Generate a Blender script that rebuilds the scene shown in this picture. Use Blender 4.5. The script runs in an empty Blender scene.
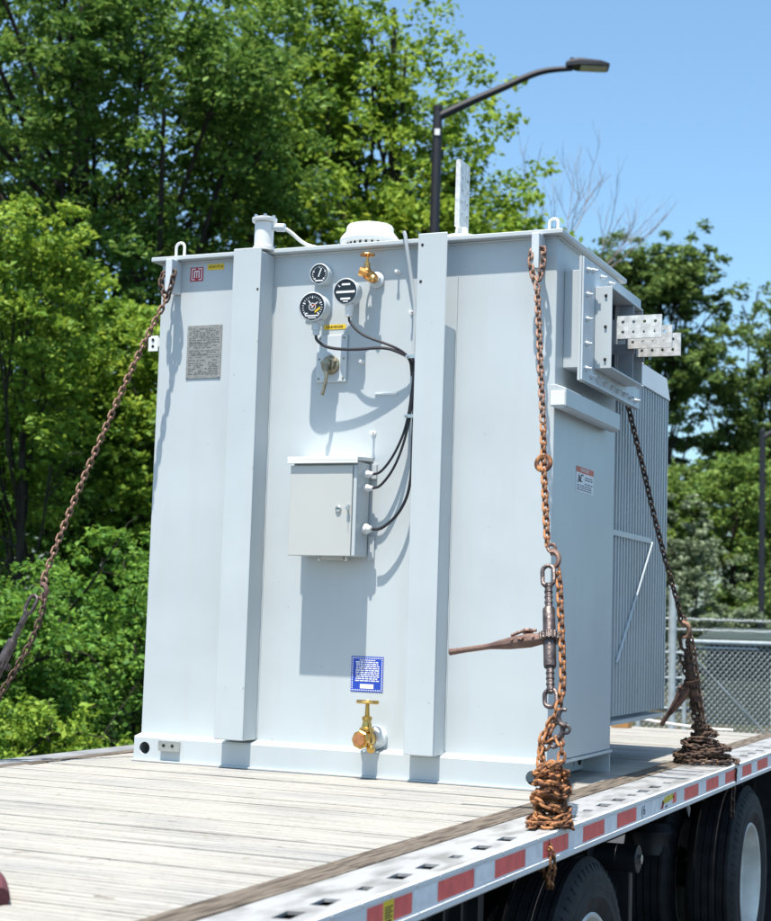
import bpy, bmesh, math, random
import numpy as np
from mathutils import Vector, Matrix, Euler
random.seed(7); rng = np.random.default_rng(11)
S = bpy.context.scene; COL = S.collection
GZ = -1.16                       # ground level; the trailer deck is z = 0
X0, W, H, D = 0.376, 1.82, 2.185, 0.905      # transformer tank
XR = X0 + W
PI = math.pi

# ------------------------------------------------------------------ materials
def mat(name, col=(.5,.5,.5), rough=.5, metal=0., var=.06, scale=6., bump=0., bscale=40., spec=.5, stretch=(1,1,1), col2=None, thr=(.35,.65), detail=5., coat=0.):
    m = bpy.data.materials.new(name); m.use_nodes = True
    nt = m.node_tree; n = nt.nodes; l = nt.links
    b = n['Principled BSDF']
    b.inputs['Roughness'].default_value = rough; b.inputs['Metallic'].default_value = metal
    b.inputs['Specular IOR Level'].default_value = spec
    if coat: b.inputs['Coat Weight'].default_value = coat
    tc = n.new('ShaderNodeTexCoord'); mp = n.new('ShaderNodeMapping'); mp.inputs['Scale'].default_value = stretch
    l.new(tc.outputs['Object'], mp.inputs['Vector'])
    nz = n.new('ShaderNodeTexNoise'); nz.inputs['Scale'].default_value = scale; nz.inputs['Detail'].default_value = detail
    l.new(mp.outputs[0], nz.inputs['Vector'])
    cr = n.new('ShaderNodeValToRGB'); l.new(nz.outputs['Fac'], cr.inputs['Fac'])
    c2 = col2 if col2 else tuple(min(1, c*(1-var*2)) for c in col)
    c1 = col if col2 else tuple(min(1, c*(1+var)) for c in col)
    cr.color_ramp.elements[0].position = thr[0]; cr.color_ramp.elements[1].position = thr[1]
    cr.color_ramp.elements[0].color = (*c2, 1); cr.color_ramp.elements[1].color = (*c1, 1)
    l.new(cr.outputs['Color'], b.inputs['Base Color'])
    if bump:
        bn = n.new('ShaderNodeTexNoise'); bn.inputs['Scale'].default_value = bscale; bn.inputs['Detail'].default_value = 4
        l.new(mp.outputs[0], bn.inputs['Vector'])
        bp = n.new('ShaderNodeBump'); bp.inputs['Strength'].default_value = bump; bp.inputs['Distance'].default_value = .01
        l.new(bn.outputs['Fac'], bp.inputs['Height']); l.new(bp.outputs[0], b.inputs['Normal'])
    return m

def leaf_mat(name, cols, trans=.35, rough=.45):
    m = bpy.data.materials.new(name); m.use_nodes = True
    nt = m.node_tree; n = nt.nodes; l = nt.links; b = n['Principled BSDF']; out = n['Material Output']
    g = n.new('ShaderNodeNewGeometry'); tc = n.new('ShaderNodeTexCoord')
    nz = n.new('ShaderNodeTexNoise'); nz.inputs['Scale'].default_value = .7; l.new(tc.outputs['Object'], nz.inputs['Vector'])
    ad = n.new('ShaderNodeMath'); ad.operation = 'MULTIPLY_ADD'; ad.inputs[1].default_value = .55; l.new(g.outputs['Random Per Island'], ad.inputs[0])
    mu = n.new('ShaderNodeMath'); mu.operation = 'MULTIPLY'; mu.inputs[1].default_value = .5; l.new(nz.outputs['Fac'], mu.inputs[0]); l.new(mu.outputs[0], ad.inputs[2])
    cr = n.new('ShaderNodeValToRGB'); l.new(ad.outputs[0], cr.inputs['Fac'])
    cr.color_ramp.elements[0].position = .15; cr.color_ramp.elements[0].color = (*cols[0], 1)
    cr.color_ramp.elements[1].position = .85; cr.color_ramp.elements[1].color = (*cols[2], 1)
    e = cr.color_ramp.elements.new(.5); e.color = (*cols[1], 1)
    l.new(cr.outputs[0], b.inputs['Base Color']); b.inputs['Roughness'].default_value = .62; b.inputs['Specular IOR Level'].default_value = .22
    t = n.new('ShaderNodeBsdfTranslucent')
    hs = n.new('ShaderNodeHueSaturation'); hs.inputs['Hue'].default_value = .485; hs.inputs['Value'].default_value = 1.5; l.new(cr.outputs[0], hs.inputs['Color']); l.new(hs.outputs[0], t.inputs['Color'])
    mx = n.new('ShaderNodeMixShader'); mx.inputs[0].default_value = trans
    l.new(b.outputs[0], mx.inputs[1]); l.new(t.outputs[0], mx.inputs[2]); l.new(mx.outputs[0], out.inputs['Surface'])
    return m

def painted(name):
    """light grey enamel with faint roller marks, dust low down the sheet and soft oil-canning"""
    m = mat(name, (.475,.52,.54), .38, 0, .03, 2.2, .09, 5., .5)
    nt = m.node_tree; n = nt.nodes; l = nt.links; b = n['Principled BSDF']
    cr = [x for x in n if x.type == 'VALTORGB'][0]
    tc = [x for x in n if x.type == 'TEX_COORD'][0]
    mp = n.new('ShaderNodeMapping'); mp.inputs['Scale'].default_value = (9, 9, .8); l.new(tc.outputs['Object'], mp.inputs['Vector'])
    nz = n.new('ShaderNodeTexNoise'); nz.inputs['Scale'].default_value = 1.6; nz.inputs['Detail'].default_value = 6; l.new(mp.outputs[0], nz.inputs['Vector'])
    r2 = n.new('ShaderNodeValToRGB'); r2.color_ramp.elements[0].position = .52; r2.color_ramp.elements[1].position = .8
    r2.color_ramp.elements[1].color = (.34,.34,.34,1); r2.color_ramp.elements[0].color = (0,0,0,1)
    l.new(nz.outputs['Fac'], r2.inputs[0])
    mx = n.new('ShaderNodeMix'); mx.data_type = 'RGBA'; l.new(r2.outputs[0], mx.inputs['Factor']); l.new(cr.outputs[0], mx.inputs['A']); mx.inputs['B'].default_value = (.44,.46,.45,1)
    n3 = n.new('ShaderNodeTexNoise'); n3.inputs['Scale'].default_value = 38; n3.inputs['Detail'].default_value = 3; l.new(tc.outputs['Object'], n3.inputs['Vector'])
    r3 = n.new('ShaderNodeValToRGB'); r3.color_ramp.elements[0].position = .735; r3.color_ramp.elements[1].position = .755; r3.color_ramp.elements[0].color = (0,0,0,1); r3.color_ramp.elements[1].color = (.55,.55,.55,1)
    l.new(n3.outputs['Fac'], r3.inputs[0]); m3 = n.new('ShaderNodeMix'); m3.data_type = 'RGBA'; l.new(r3.outputs[0], m3.inputs['Factor']); l.new(mx.outputs['Result'], m3.inputs['A']); m3.inputs['B'].default_value = (.22,.21,.20,1)
    l.new(m3.outputs['Result'], b.inputs['Base Color'])
    return m

def wood_deck():
    m = mat('deck_wood', (.36,.348,.322), .8, 0, .1, 3., .4, 30, .2, (.5, 14, 1), (.238,.232,.216), (.3,.62), 8)
    nt = m.node_tree; n = nt.nodes; l = nt.links; b = n['Principled BSDF']
    cr = [x for x in n if x.type == 'VALTORGB'][0]; tc = [x for x in n if x.type == 'TEX_COORD'][0]
    def layer(prev, scale, stretch, p0, p1, col, amt):
        mp = n.new('ShaderNodeMapping'); mp.inputs['Scale'].default_value = stretch; l.new(tc.outputs['Object'], mp.inputs['Vector'])
        nz = n.new('ShaderNodeTexNoise'); nz.inputs['Scale'].default_value = scale; nz.inputs['Detail'].default_value = 5; l.new(mp.outputs[0], nz.inputs['Vector'])
        r = n.new('ShaderNodeValToRGB'); r.color_ramp.elements[0].position = p0; r.color_ramp.elements[1].position = p1
        r.color_ramp.elements[0].color = (0,0,0,1); r.color_ramp.elements[1].color = (amt,)*3 + (1,); l.new(nz.outputs['Fac'], r.inputs[0])
        mx = n.new('ShaderNodeMix'); mx.data_type = 'RGBA'; l.new(r.outputs[0], mx.inputs['Factor']); l.new(prev, mx.inputs['A']); mx.inputs['B'].default_value = (*col, 1)
        return mx.outputs['Result']
    o = layer(cr.outputs[0], 2.0, (.7, 1.6, 1), .50, .72, (.19,.20,.22), .55)
    o = layer(o, 60., (.8, 1.4, 1), .60, .68, (.12,.11,.10), .45)
    o = layer(o, 9., (1.6, 1, 1), .66, .70, (.20,.17,.13), .5)
    o = layer(o, 5., (.3, 16, 1), .58, .68, (.13,.12,.105), .7)
    o = layer(o, 7., (1, 3, 1), .69, .73, (.09,.06,.04), .85)
    l.new(o, b.inputs['Base Color'])
    return m

M = {}
M['paint'] = painted('tank_paint')
M['paint2'] = mat('fitting_paint', (.55,.60,.63), .4, 0, .03, 8)
M['cab'] = mat('cabinet_paint', (.47,.48,.46), .42, 0, .02, 3)
M['cabside'] = mat('cabinet_steel', (.46,.50,.52), .38, .0, .03, 3)
M['white'] = mat('white_paint', (.72,.73,.72), .4, 0, .03, 6)
M['black'] = mat('black_paint', (.012,.012,.016), .4)
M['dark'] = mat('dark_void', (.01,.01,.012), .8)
M['chassis'] = mat('chassis_black', (.012,.014,.018), .45, 0, .3, 9, .1, 30)
M['rubber'] = mat('tyre_rubber', (.016,.017,.020), .68, 0, .25, 14, .15, 60, .35)
M['rim'] = mat('white_rim', (.62,.62,.58), .45, 0, .1, 7, .05, 30)
M['brass'] = mat('brass', (.62,.40,.12), .3, 1., .1, 40)
M['goldbrass'] = mat('orange_brass', (.72,.38,.13), .28, 1., .1, 40)
M['copper'] = mat('copper_plug', (.68,.30,.14), .4, .9, .1, 50)
M['bronze'] = mat('aged_bronze', (.34,.29,.20), .38, .8, .2, 40)
M['steel'] = mat('bright_steel', (.62,.62,.60), .33, 1., .05, 60)
M['stainless'] = mat('brushed_plate', (.30,.30,.285), .5, .3, .08, 50, .1, 200)
M['busbar'] = mat('tinned_busbar', (.66,.66,.64), .5, .35, .12, 45, .06, 150)
M['alum'] = mat('rail_aluminium', (.365,.37,.375), .5, .25, .1, 9, .2, 60, .5, (1.5,.5,1), (.20,.197,.19), (.34,.54), 8)
M['oldalum'] = mat('dull_aluminium', (.24,.25,.265), .6, .2, .15, 6, .2, 50)
M['railface'] = mat('rail_face', (.74,.74,.73), .5, .0, .08, 5, .15, 60, .5, (1,.4,2), (.52,.52,.51), (.2,.5), 8)
M['red'] = mat('red_reflective', (.88,.13,.11), .4, 0, .07, 22, .08, 90)
M['wtape'] = mat('white_reflective', (.86,.86,.87), .4, 0, .06, 22, .05, 90)
M['yellow'] = mat('yellow_sticker', (.85,.58,.02), .5)
M['blue'] = mat('blue_sticker', (.015,.06,.42), .45, 0, .03)
M['paper'] = mat('white_sticker', (.78,.79,.80), .5, 0, .02)
M['orange'] = mat('orange_sticker', (.75,.16,.06), .5)
M['crimson'] = mat('crimson_logo', (.42,.02,.04), .5)
M['ink'] = mat('ink', (.03,.03,.04), .6)
M['wood'] = mat('nailing_strip_wood', (.185,.155,.125), .85, 0, .2, 5., .8, 30, .2, (18, 1.1, 1), (.05,.04,.033), (.36,.56), 10)
M['deck'] = wood_deck()
M['block'] = mat('pine_block', (.42,.22,.08), .75, 0, .15, 8, .2, 40)
M['rust'] = mat('orange_rust', (.44,.20,.085), .75, .15, .2, 30, .5, 180, .3, (1,1,1), (.09,.04,.026), (.40,.60), 8)
M['rustpink'] = mat('pale_rust', (.34,.20,.14), .65, .3, .2, 30, .4, 180, .4, (1,1,1), (.07,.042,.035), (.36,.6), 8)
M['rustdark'] = mat('dark_rust', (.15,.095,.065), .65, .4, .2, 30, .4, 180, .4, (1,1,1), (.045,.03,.027), (.38,.64), 8)
M['iron'] = mat('worn_iron', (.13,.105,.10), .45, .7, .2, 30, .25, 120, .5, (1,1,1), (.05,.04,.042), (.35,.6), 8)
M['handle'] = mat('rusty_handle', (.20,.125,.10), .5, .5, .2, 18, .2, 120, .5, (1,1,1), (.12,.07,.06), (.35,.6), 8)
M['galv'] = mat('galvanised_post', (.50,.55,.56), .45, .5, .08, 8)
M['wire'] = mat('fence_wire', (.30,.34,.36), .5, .5, .05, 8)
M['lamppost'] = mat('lamp_post_black', (.010,.012,.02), .6)
M['lens'] = mat('lamp_lens', (.62,.62,.56), .3)
M['bark'] = mat('bark', (.03,.026,.020), .9, 0, .25, 6, .6, 12, .2, (3,3,.6))
M['deadbark'] = mat('grey_dead_wood', (.26,.23,.22), .9, 0, .2, 6)
M['ground'] = mat('asphalt', (.06,.062,.066), .9, 0, .2, 1.2, .3, 60, .3)
M['litter'] = mat('leaf_litter', (.07,.055,.035), .95, 0, .3, 3, .5, 20, .2, (1,1,1), (.03,.04,.015), (.35,.65), 8)
M['roofgreen'] = mat('shed_roof', (.025,.04,.032), .6, 0, .1, 3)
M['shedwall'] = mat('shed_wall', (.035,.05,.04), .7, 0, .1, 3)
M['maroon'] = mat('maroon_webbing', (.09,.02,.03), .8, 0, .15, 30, .3, 200)
M['rope'] = mat('white_rope', (.70,.69,.66), .7, 0, .08, 40)
M['graffiti'] = mat('torn_label', (.70,.55,.05), .6, 0, .1, 40)
M['glass'] = mat('gauge_glass', (.012,.013,.015), .12)

# ------------------------------------------------------------------ mesh builder
class MB:
    def __init__(s): s.v = []; s.f = []
    def add(s, vs, fs):
        o = len(s.v); s.v.extend([tuple(v) for v in vs]); s.f.extend([tuple(i+o for i in f) for f in fs]); return s
    def box(s, x0,x1,y0,y1,z0,z1, T=None):
        vs = [Vector((x,y,z)) for x in (x0,x1) for y in (y0,y1) for z in (z0,z1)]
        if T: vs = [T @ v for v in vs]
        return s.add(vs, [(0,1,3,2),(4,6,7,5),(0,4,5,1),(2,3,7,6),(0,2,6,4),(1,5,7,3)])
    def tube(s, pts, r, n=8, cap=True, closed=False):
        pts = [Vector(p) for p in pts]; N = len(pts)
        rs = r if isinstance(r, (list, tuple)) else [r]*N
        t0 = (pts[1]-pts[0]).normalized(); a = Vector((0,0,1)) if abs(t0.z) < .9 else Vector((1,0,0))
        u = t0.cross(a).normalized(); vs = []
        for i, p in enumerate(pts):
            if closed: t = pts[(i+1)%N]-pts[i-1]
            else: t = pts[min(i+1,N-1)]-pts[max(i-1,0)]
            t = t.normalized(); u = (u - t*u.dot(t))
            u = u.normalized() if u.length > 1e-6 else t.orthogonal().normalized()
            w = t.cross(u)
            for k in range(n):
                an = 2*PI*k/n; vs.append(p + (u*math.cos(an)+w*math.sin(an))*rs[i])
        fs = []
        for i in range(N if closed else N-1):
            j = (i+1) % N
            for k in range(n):
                fs.append((i*n+k, i*n+(k+1)%n, j*n+(k+1)%n, j*n+k))
        if cap and not closed:
            fs.append(tuple(range(n-1,-1,-1))); fs.append(tuple((N-1)*n+k for k in range(n)))
        return s.add(vs, fs)
    def lathe(s, prof, c=(0,0,0), axis=(0,0,1), n=24, cap=True):
        ax = Vector(axis).normalized(); u = ax.orthogonal().normalized(); w = ax.cross(u); c = Vector(c); vs = []; fs = []
        for r, h in prof:
            for k in range(n):
                an = 2*PI*k/n; vs.append(c + ax*h + (u*math.cos(an)+w*math.sin(an))*max(r,1e-5))
        m = len(prof)
        for i in range(m-1):
            for k in range(n): fs.append((i*n+k, i*n+(k+1)%n, (i+1)*n+(k+1)%n, (i+1)*n+k))
        if cap: fs.append(tuple(range(n-1,-1,-1))); fs.append(tuple((m-1)*n+k for k in range(n)))
        return s.add(vs, fs)
    def cyl(s, a, b, r, n=16, r2=None):
        return s.tube([a, b], [r, r if r2 is None else r2], n)
    def build(s, name, m, parent=None, bevel=0., smooth=True, seg=2):
        me = bpy.data.meshes.new(name); me.from_pydata([tuple(v) for v in s.v], [], s.f); me.validate(); me.update()
        bm = bmesh.new(); bm.from_mesh(me); bmesh.ops.recalc_face_normals(bm, faces=bm.faces); bm.to_mesh(me); bm.free()
        return link(name, me, m, parent, bevel, smooth, seg)

def link(name, me, m, parent=None, bevel=0., smooth=True, seg=2):
    if smooth:
        me.polygons.foreach_set('use_smooth', [True]*len(me.polygons)); me.set_sharp_from_angle(angle=math.radians(32))
    if m is not None: me.materials.append(m if not isinstance(m, str) else M[m])
    o = bpy.data.objects.new(name, me); COL.objects.link(o)
    if bevel:
        b = o.modifiers.new('bevel', 'BEVEL'); b.width = bevel; b.segments = seg; b.limit_method = 'ANGLE'; b.angle_limit = math.radians(35); b.harden_normals = True
    if parent: attach(o, parent)
    return o
def attach(o, parent):
    o.parent = parent
    if parent.type == 'EMPTY': o.matrix_parent_inverse = Matrix.Translation(parent.location).inverted()
def tag(o, label=None, cat=None, group=None, kind=None):
    for k, v in (('label',label),('category',cat),('group',group),('kind',kind)):
        if v: o[k] = v
    return o
def empty(name, loc, label, cat, group=None):
    o = bpy.data.objects.new(name, None); o.location = loc; o.empty_display_size = .1; COL.objects.link(o); return tag(o, label, cat, group)

def holed(name, outer, holes, th, P, m, parent, bevel=0.):
    """flat plate with real holes; outline in local (u,v), P maps (u,v,w) to world"""
    bm = bmesh.new()
    def loop(pts):
        vs = [bm.verts.new((x,y,0)) for x,y in pts]
        return [bm.edges.new((vs[i], vs[(i+1)%len(vs)])) for i in range(len(vs))]
    es = loop(outer)
    for h in holes: es += loop(h)
    r = bmesh.ops.triangle_fill(bm, use_beauty=True, use_dissolve=False, edges=es)
    fs = [g for g in bm.faces]
    e = bmesh.ops.extrude_face_region(bm, geom=fs)
    for v in [g for g in e['geom'] if isinstance(g, bmesh.types.BMVert)]: v.co.z += th
    bmesh.ops.recalc_face_normals(bm, faces=bm.faces)
    for v in bm.verts: v.co = P(*v.co)
    bmesh.ops.recalc_face_normals(bm, faces=bm.faces)
    me = bpy.data.meshes.new(name); bm.to_mesh(me); bm.free()
    return link(name, me, m, parent, bevel, smooth=False)
def circ(x, y, r, n=14, sx=1, sy=1): return [(x+r*sx*math.cos(2*PI*k/n), y+r*sy*math.sin(2*PI*k/n)) for k in range(n)]
def rect(x0,x1,y0,y1): return [(x0,y0),(x1,y0),(x1,y1),(x0,y1)]

def text(name, body, size, m, parent, loc, rot=(PI/2,0,0), ext=.0004, sx=1.):
    cu = bpy.data.curves.new(name, 'FONT'); cu.body = body; cu.size = size; cu.extrude = ext; cu.align_x = 'CENTER'; cu.align_y = 'CENTER'; cu.resolution_u = 3
    t = bpy.data.objects.new('tmp', cu); COL.objects.link(t)
    dg = bpy.context.evaluated_depsgraph_get(); me = bpy.data.meshes.new_from_object(t.evaluated_get(dg)); bpy.data.objects.remove(t); bpy.data.curves.remove(cu)
    me.transform(Matrix.Translation(loc) @ Euler(rot).to_matrix().to_4x4() @ Matrix.Diagonal((sx,1,1,1))); me.name = name
    me.materials.clear()
    return link(name, me, m, parent, smooth=False)

# ------------------------------------------------------------------ camera, world, sun
cam = bpy.data.cameras.new('camera'); co = bpy.data.objects.new('camera', cam); COL.objects.link(co); S.camera = co
yaw, pitch, roll = -.411795, .0994119, .0315639
f = Vector((math.sin(yaw)*math.cos(pitch), math.cos(yaw)*math.cos(pitch), math.sin(pitch)))
rt = Vector((math.cos(yaw), -math.sin(yaw), 0)); up = rt.cross(f)
r2 = rt*math.cos(roll) + up*math.sin(roll); u2 = up*math.cos(roll) - rt*math.sin(roll)
CP = Vector((4.059, -5.9024, .6348))
co.matrix_world = Matrix(((r2.x,u2.x,-f.x,CP.x),(r2.y,u2.y,-f.y,CP.y),(r2.z,u2.z,-f.z,CP.z),(0,0,0,1)))
cam.sensor_fit = 'HORIZONTAL'; cam.sensor_width = 36; cam.lens = 36*1583.09/771; cam.clip_end = 3000; cam.clip_start = .05
cam.dof.use_dof = True; cam.dof.focus_distance = 6.0; cam.dof.aperture_fstop = 5.6

SUN_EL = 73.5; SUN_AZ = 180.7       # azimuth clockwise from +Y
w = bpy.data.worlds.new('World'); S.world = w; w.use_nodes = True
n = w.node_tree.nodes; bg = n['Background']
sk = n.new('ShaderNodeTexSky'); sk.sky_type = 'NISHITA'; sk.sun_disc = False; sk.sun_elevation = math.radians(SUN_EL); sk.sun_rotation = math.radians(SUN_AZ)
sk.air_density = 1.0; sk.dust_density = 1.7; sk.ozone_density = 1.2
tn = n.new('ShaderNodeMix'); tn.data_type = 'RGBA'; tn.blend_type = 'MULTIPLY'; tn.inputs['Factor'].default_value = 1; tn.inputs['B'].default_value = (.81,1.0,1.04,1)
w.node_tree.links.new(sk.outputs[0], tn.inputs['A']); w.node_tree.links.new(tn.outputs['Result'], bg.inputs['Color']); bg.inputs['Strength'].default_value = .122
sl = bpy.data.lights.new('sun', 'SUN'); so = bpy.data.objects.new('sun', sl); COL.objects.link(so)
sl.energy = 5.0; sl.angle = math.radians(.5); sl.color = (1, .93, .83)
sd = Vector((math.sin(math.radians(SUN_AZ))*math.cos(math.radians(SUN_EL)), math.cos(math.radians(SUN_AZ))*math.cos(math.radians(SUN_EL)), math.sin(math.radians(SUN_EL))))
so.rotation_euler = sd.to_track_quat('Z', 'Y').to_euler()
vs_ = S.view_settings; vs_.view_transform = 'Standard'; vs_.look = 'None'; vs_.gamma = 1; vs_.use_curve_mapping = False; vs_.exposure = .88
S.cycles.max_bounces = 8; S.cycles.diffuse_bounces = 4; S.cycles.transmission_bounces = 4

# ------------------------------------------------------------------ ground
MB().add([(-900,-900,GZ),(900,-900,GZ),(900,900,GZ),(-900,900,GZ)], [(0,1,2,3)]).build('ground', 'ground', smooth=False)
tag(bpy.data.objects['ground'], 'dark asphalt yard under the trailer', 'ground', kind='structure')
g = MB(); NX = 40
gp = []
for i in range(NX+1):
    for j in range(NX+1):
        gp.append((-40+i*1.6, 8.5+j*1.6+.6*math.sin(i*1.7), GZ+.02+.25*random.random()*min(1, j/4)))
g.add(gp, [(i*(NX+1)+j, (i+1)*(NX+1)+j, (i+1)*(NX+1)+j+1, i*(NX+1)+j+1) for i in range(NX) for j in range(NX) if (-40+i*1.6) < -4 or j > 4])
tag(g.build('woodland_floor', 'litter'), 'brown leaf litter on the woodland floor', 'ground', kind='structure')

# ------------------------------------------------------------------ chains
PITCH = .0285; WR = .0047
def link_mesh(name, m, half=.0118, w_=.0100, r=WR, n=10, k=7):
    b = MB(); pts = []
    for i in range(n):
        a = -PI/2 + PI*i/(n-1); pts.append((half*.75 + w_*math.cos(a), w_*math.sin(a), 0))
    for i in range(n):
        a = PI/2 + PI*i/(n-1); pts.append((-half*.75 + w_*math.cos(a), w_*math.sin(a), 0))
    b.tube(pts, r, k, closed=True)
    me = bpy.data.meshes.new(name); me.from_pydata([tuple(v) for v in b.v], [], b.f); me.update()
    me.polygons.foreach_set('use_smooth', [True]*len(me.polygons)); me.materials.append(M[m]); return me
LM = {k: link_mesh('link', k) for k in ('rust', 'rustpink', 'rustdark')}
def resample(pts, step):
    pts = [Vector(p) for p in pts]; L = [0]
    for a, b in zip(pts, pts[1:]): L.append(L[-1]+(b-a).length)
    out = []; d = 0; i = 0
    while d <= L[-1]:
        while i < len(L)-2 and L[i+1] < d: i += 1
        t = (d-L[i])/max(1e-9, L[i+1]-L[i]); out.append(pts[i].lerp(pts[i+1], t)); d += step
    return out
def smooth_path(pts, it=2):
    pts = [Vector(p) for p in pts]
    for _ in range(it):
        q = [pts[0]]
        for a, b in zip(pts, pts[1:]): q += [a.lerp(b,.25), a.lerp(b,.75)]
        q.append(pts[-1]); pts = q
    return pts
def link_mats(pts, twist=0., jitter=.12, rnd=random):
    out = []; ref = Vector((0,1,0))
    for i in range(len(pts)-1):
        t = (pts[i+1]-pts[i]).normalized(); c = (pts[i+1]+pts[i])/2
        u = ref - t*ref.dot(t)
        if u.length < .05: u = t.orthogonal()
        u.normalize(); ref = u; w_ = t.cross(u)
        a = twist + (PI/2 if i % 2 else 0) + rnd.uniform(-jitter, jitter)
        y = u*math.cos(a)+w_*math.sin(a); z = t.cross(y)
        out.append(Matrix(((t.x,y.x,z.x,c.x),(t.y,y.y,z.y,c.y),(t.z,y.z,z.z,c.z),(0,0,0,1))))
    return out
def run_links(pts, key, parent, twist=.6, jitter=.12):
    P = resample(smooth_path(pts), PITCH)
    for T in link_mats(P, twist, jitter):
        o = bpy.data.objects.new('link', LM[key]); COL.objects.link(o); o.parent = parent
        o.matrix_world = T; o.matrix_parent_inverse = Matrix.Translation(parent.location).inverted()
        o.matrix_basis = T
def pile(parent, c, key, turns, r0, r1, h, seed, squash=1., name='heaped_links', mess=.02):
    rnd = random.Random(seed); pts = []
    n_ = int(turns*14); ph = [rnd.uniform(0,6.3) for _ in range(4)]
    for i in range(n_):
        t = i/n_; a = 2*PI*turns*t
        r = (r0+(r1-r0)*t)*(1+.12*math.sin(a*1.31+ph[0])+.08*math.sin(a*2.63+ph[1])-.04)
        pts.append(Vector((c[0]+r*math.cos(a)*squash, c[1]+r*math.sin(a), c[2]+.010+h*t+mess*min(1,t*4)*(.6*math.sin(a*.71+ph[2])+.4*math.sin(a*1.9+ph[3])))))
    P = resample(smooth_path(pts, 1), PITCH*.98)
    b = MB(); src = LM[key]; vv = [v.co.copy() for v in src.vertices]; ff = [tuple(p.vertices) for p in src.polygons]
    for T in link_mats(P, .8, .55, rnd):
        b.add([T @ v for v in vv], ff)
    for v in range(len(b.v)):
        if b.v[v][2] < c[2]+.001: b.v[v] = (b.v[v][0], b.v[v][1], c[2]+.001)
    return b.build(name, key, parent)
def grab_hook(parent, p, axis, side, m='iron', s=1., name='grab_hook'):
    """hook with throat: J of tapering tube + eye"""
    p = Vector(p); a = Vector(axis).normalized(); sd_ = Vector(side); sd_ = (sd_-a*sd_.dot(a)).normalized()
    pts = []; rs = []
    for i in range(12):
        t = i/11; an = -.3 + t*4.0
        pts.append(p + (a*(-math.cos(an))*.034 + sd_*(math.sin(an))*.026)*s); rs.append((.013*(1-t*.55)+.002)*s)
    b = MB(); b.tube(pts, rs, 8)
    ey = [p + (-a*.052 + (a*math.cos(q)+sd_*math.sin(q))*.016)*s for q in [2*PI*k/12 for k in range(12)]]
    b.tube(ey, .007*s, 7, closed=True)
    return b.build(name, m, parent)
def big_link(b, c, axis, side, L, w_, r):
    a = Vector(axis).normalized(); sd_ = Vector(side); sd_ = (sd_-a*sd_.dot(a)).normalized(); c = Vector(c); pts = []
    for i in range(10):
        t = -PI/2+PI*i/9; pts.append(c+a*(L/2-w_/2+math.cos(t)*w_/2)+sd_*math.sin(t)*w_/2)
    for i in range(10):
        t = PI/2+PI*i/9; pts.append(c+a*(-L/2+w_/2+math.cos(t)*w_/2)+sd_*math.sin(t)*w_/2)
    b.tube(pts, r, 8, closed=True); return b
def binder(label, top, bot, hdir, hl, base, metal='iron', hmat='handle', hpos=.55):
    """ratchet load binder between two points, lever along hdir"""
    top = Vector(top); bot = Vector(bot); ax = (bot-top).normalized(); L = (bot-top).length
    root = empty('load_binder', base, label, 'load binder', 'ratchet load binders tightening the chains')
    side = Vector((1,0,0))
    b = MB(); big_link(b, top+ax*.036, ax, side, .078, .040, .0078); b.build('end_link', metal, root)
    b = MB(); big_link(b, bot-ax*.03, ax, side, .062, .040, .0078); b.build('end_link', metal, root)
    mid = top+ax*(L*hpos)
    b = MB(); b.cyl(top+ax*.068, mid, .0125, 10); b.cyl(mid, bot-ax*.05, .0125, 10)
    for k in range(10):
        for z0, z1 in ((top+ax*.068, mid), (mid, bot-ax*.05)):
            q = z0.lerp(z1, (k+.5)/10); b.cyl(q-ax*.0035, q+ax*.0035, .0145, 10)
    b.build('threaded_rod', metal, root)
    b = MB(); hb = min(.108, L*.25)
    b.lathe([(.012,-hb),(.020,-hb),(.0215,-hb+.006),(.0215,hb-.006),(.020,hb),(.012,hb)], mid, ax, 20); b.build('barrel', metal, root)
    b = MB(); prof = []
    b.lathe([(.022,-.014),(.034,-.014),(.034,.014),(.022,.014)], mid, ax, 24)
    u = ax.orthogonal().normalized(); w_ = ax.cross(u)
    for k in range(16):
        a = 2*PI*k/16; q = mid+(u*math.cos(a)+w_*math.sin(a))*.035; b.cyl(q-ax*.013, q+ax*.013, .0045, 6)
    b.build('ratchet_gear', metal, root)
    h = Vector(hdir).normalized()
    pts = [mid+h*.02, mid+h*.07, mid+h*.14, mid+h*.2, mid+h*(hl*.6), mid+h*hl*.85, mid+h*hl]
    hb_ = MB(); hb_.tube(pts, [.019,.025,.021,.012,.0105,.010,.012], 10)
    side2 = h.cross(ax).normalized()
    hb_.cyl(mid+h*.09-side2*.034, mid+h*.09+side2*.034, .008, 8)
    for q_ in (.05,.10,.125): hb_.cyl(mid+h*q_-side2*.028, mid+h*q_+side2*.028, .0045, 6)
    hb_.lathe([(.006,0),(.019,.004),(.019,.012),(.006,.016)], mid+h*.075-ax*.026, -ax, 10)
    hb_.tube([mid+h*.045-ax*.034, mid+h*.09-ax*.040, mid+h*.135-ax*.028], .006, 6)
    hb_.build('lever', hmat, root)
    return root

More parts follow.
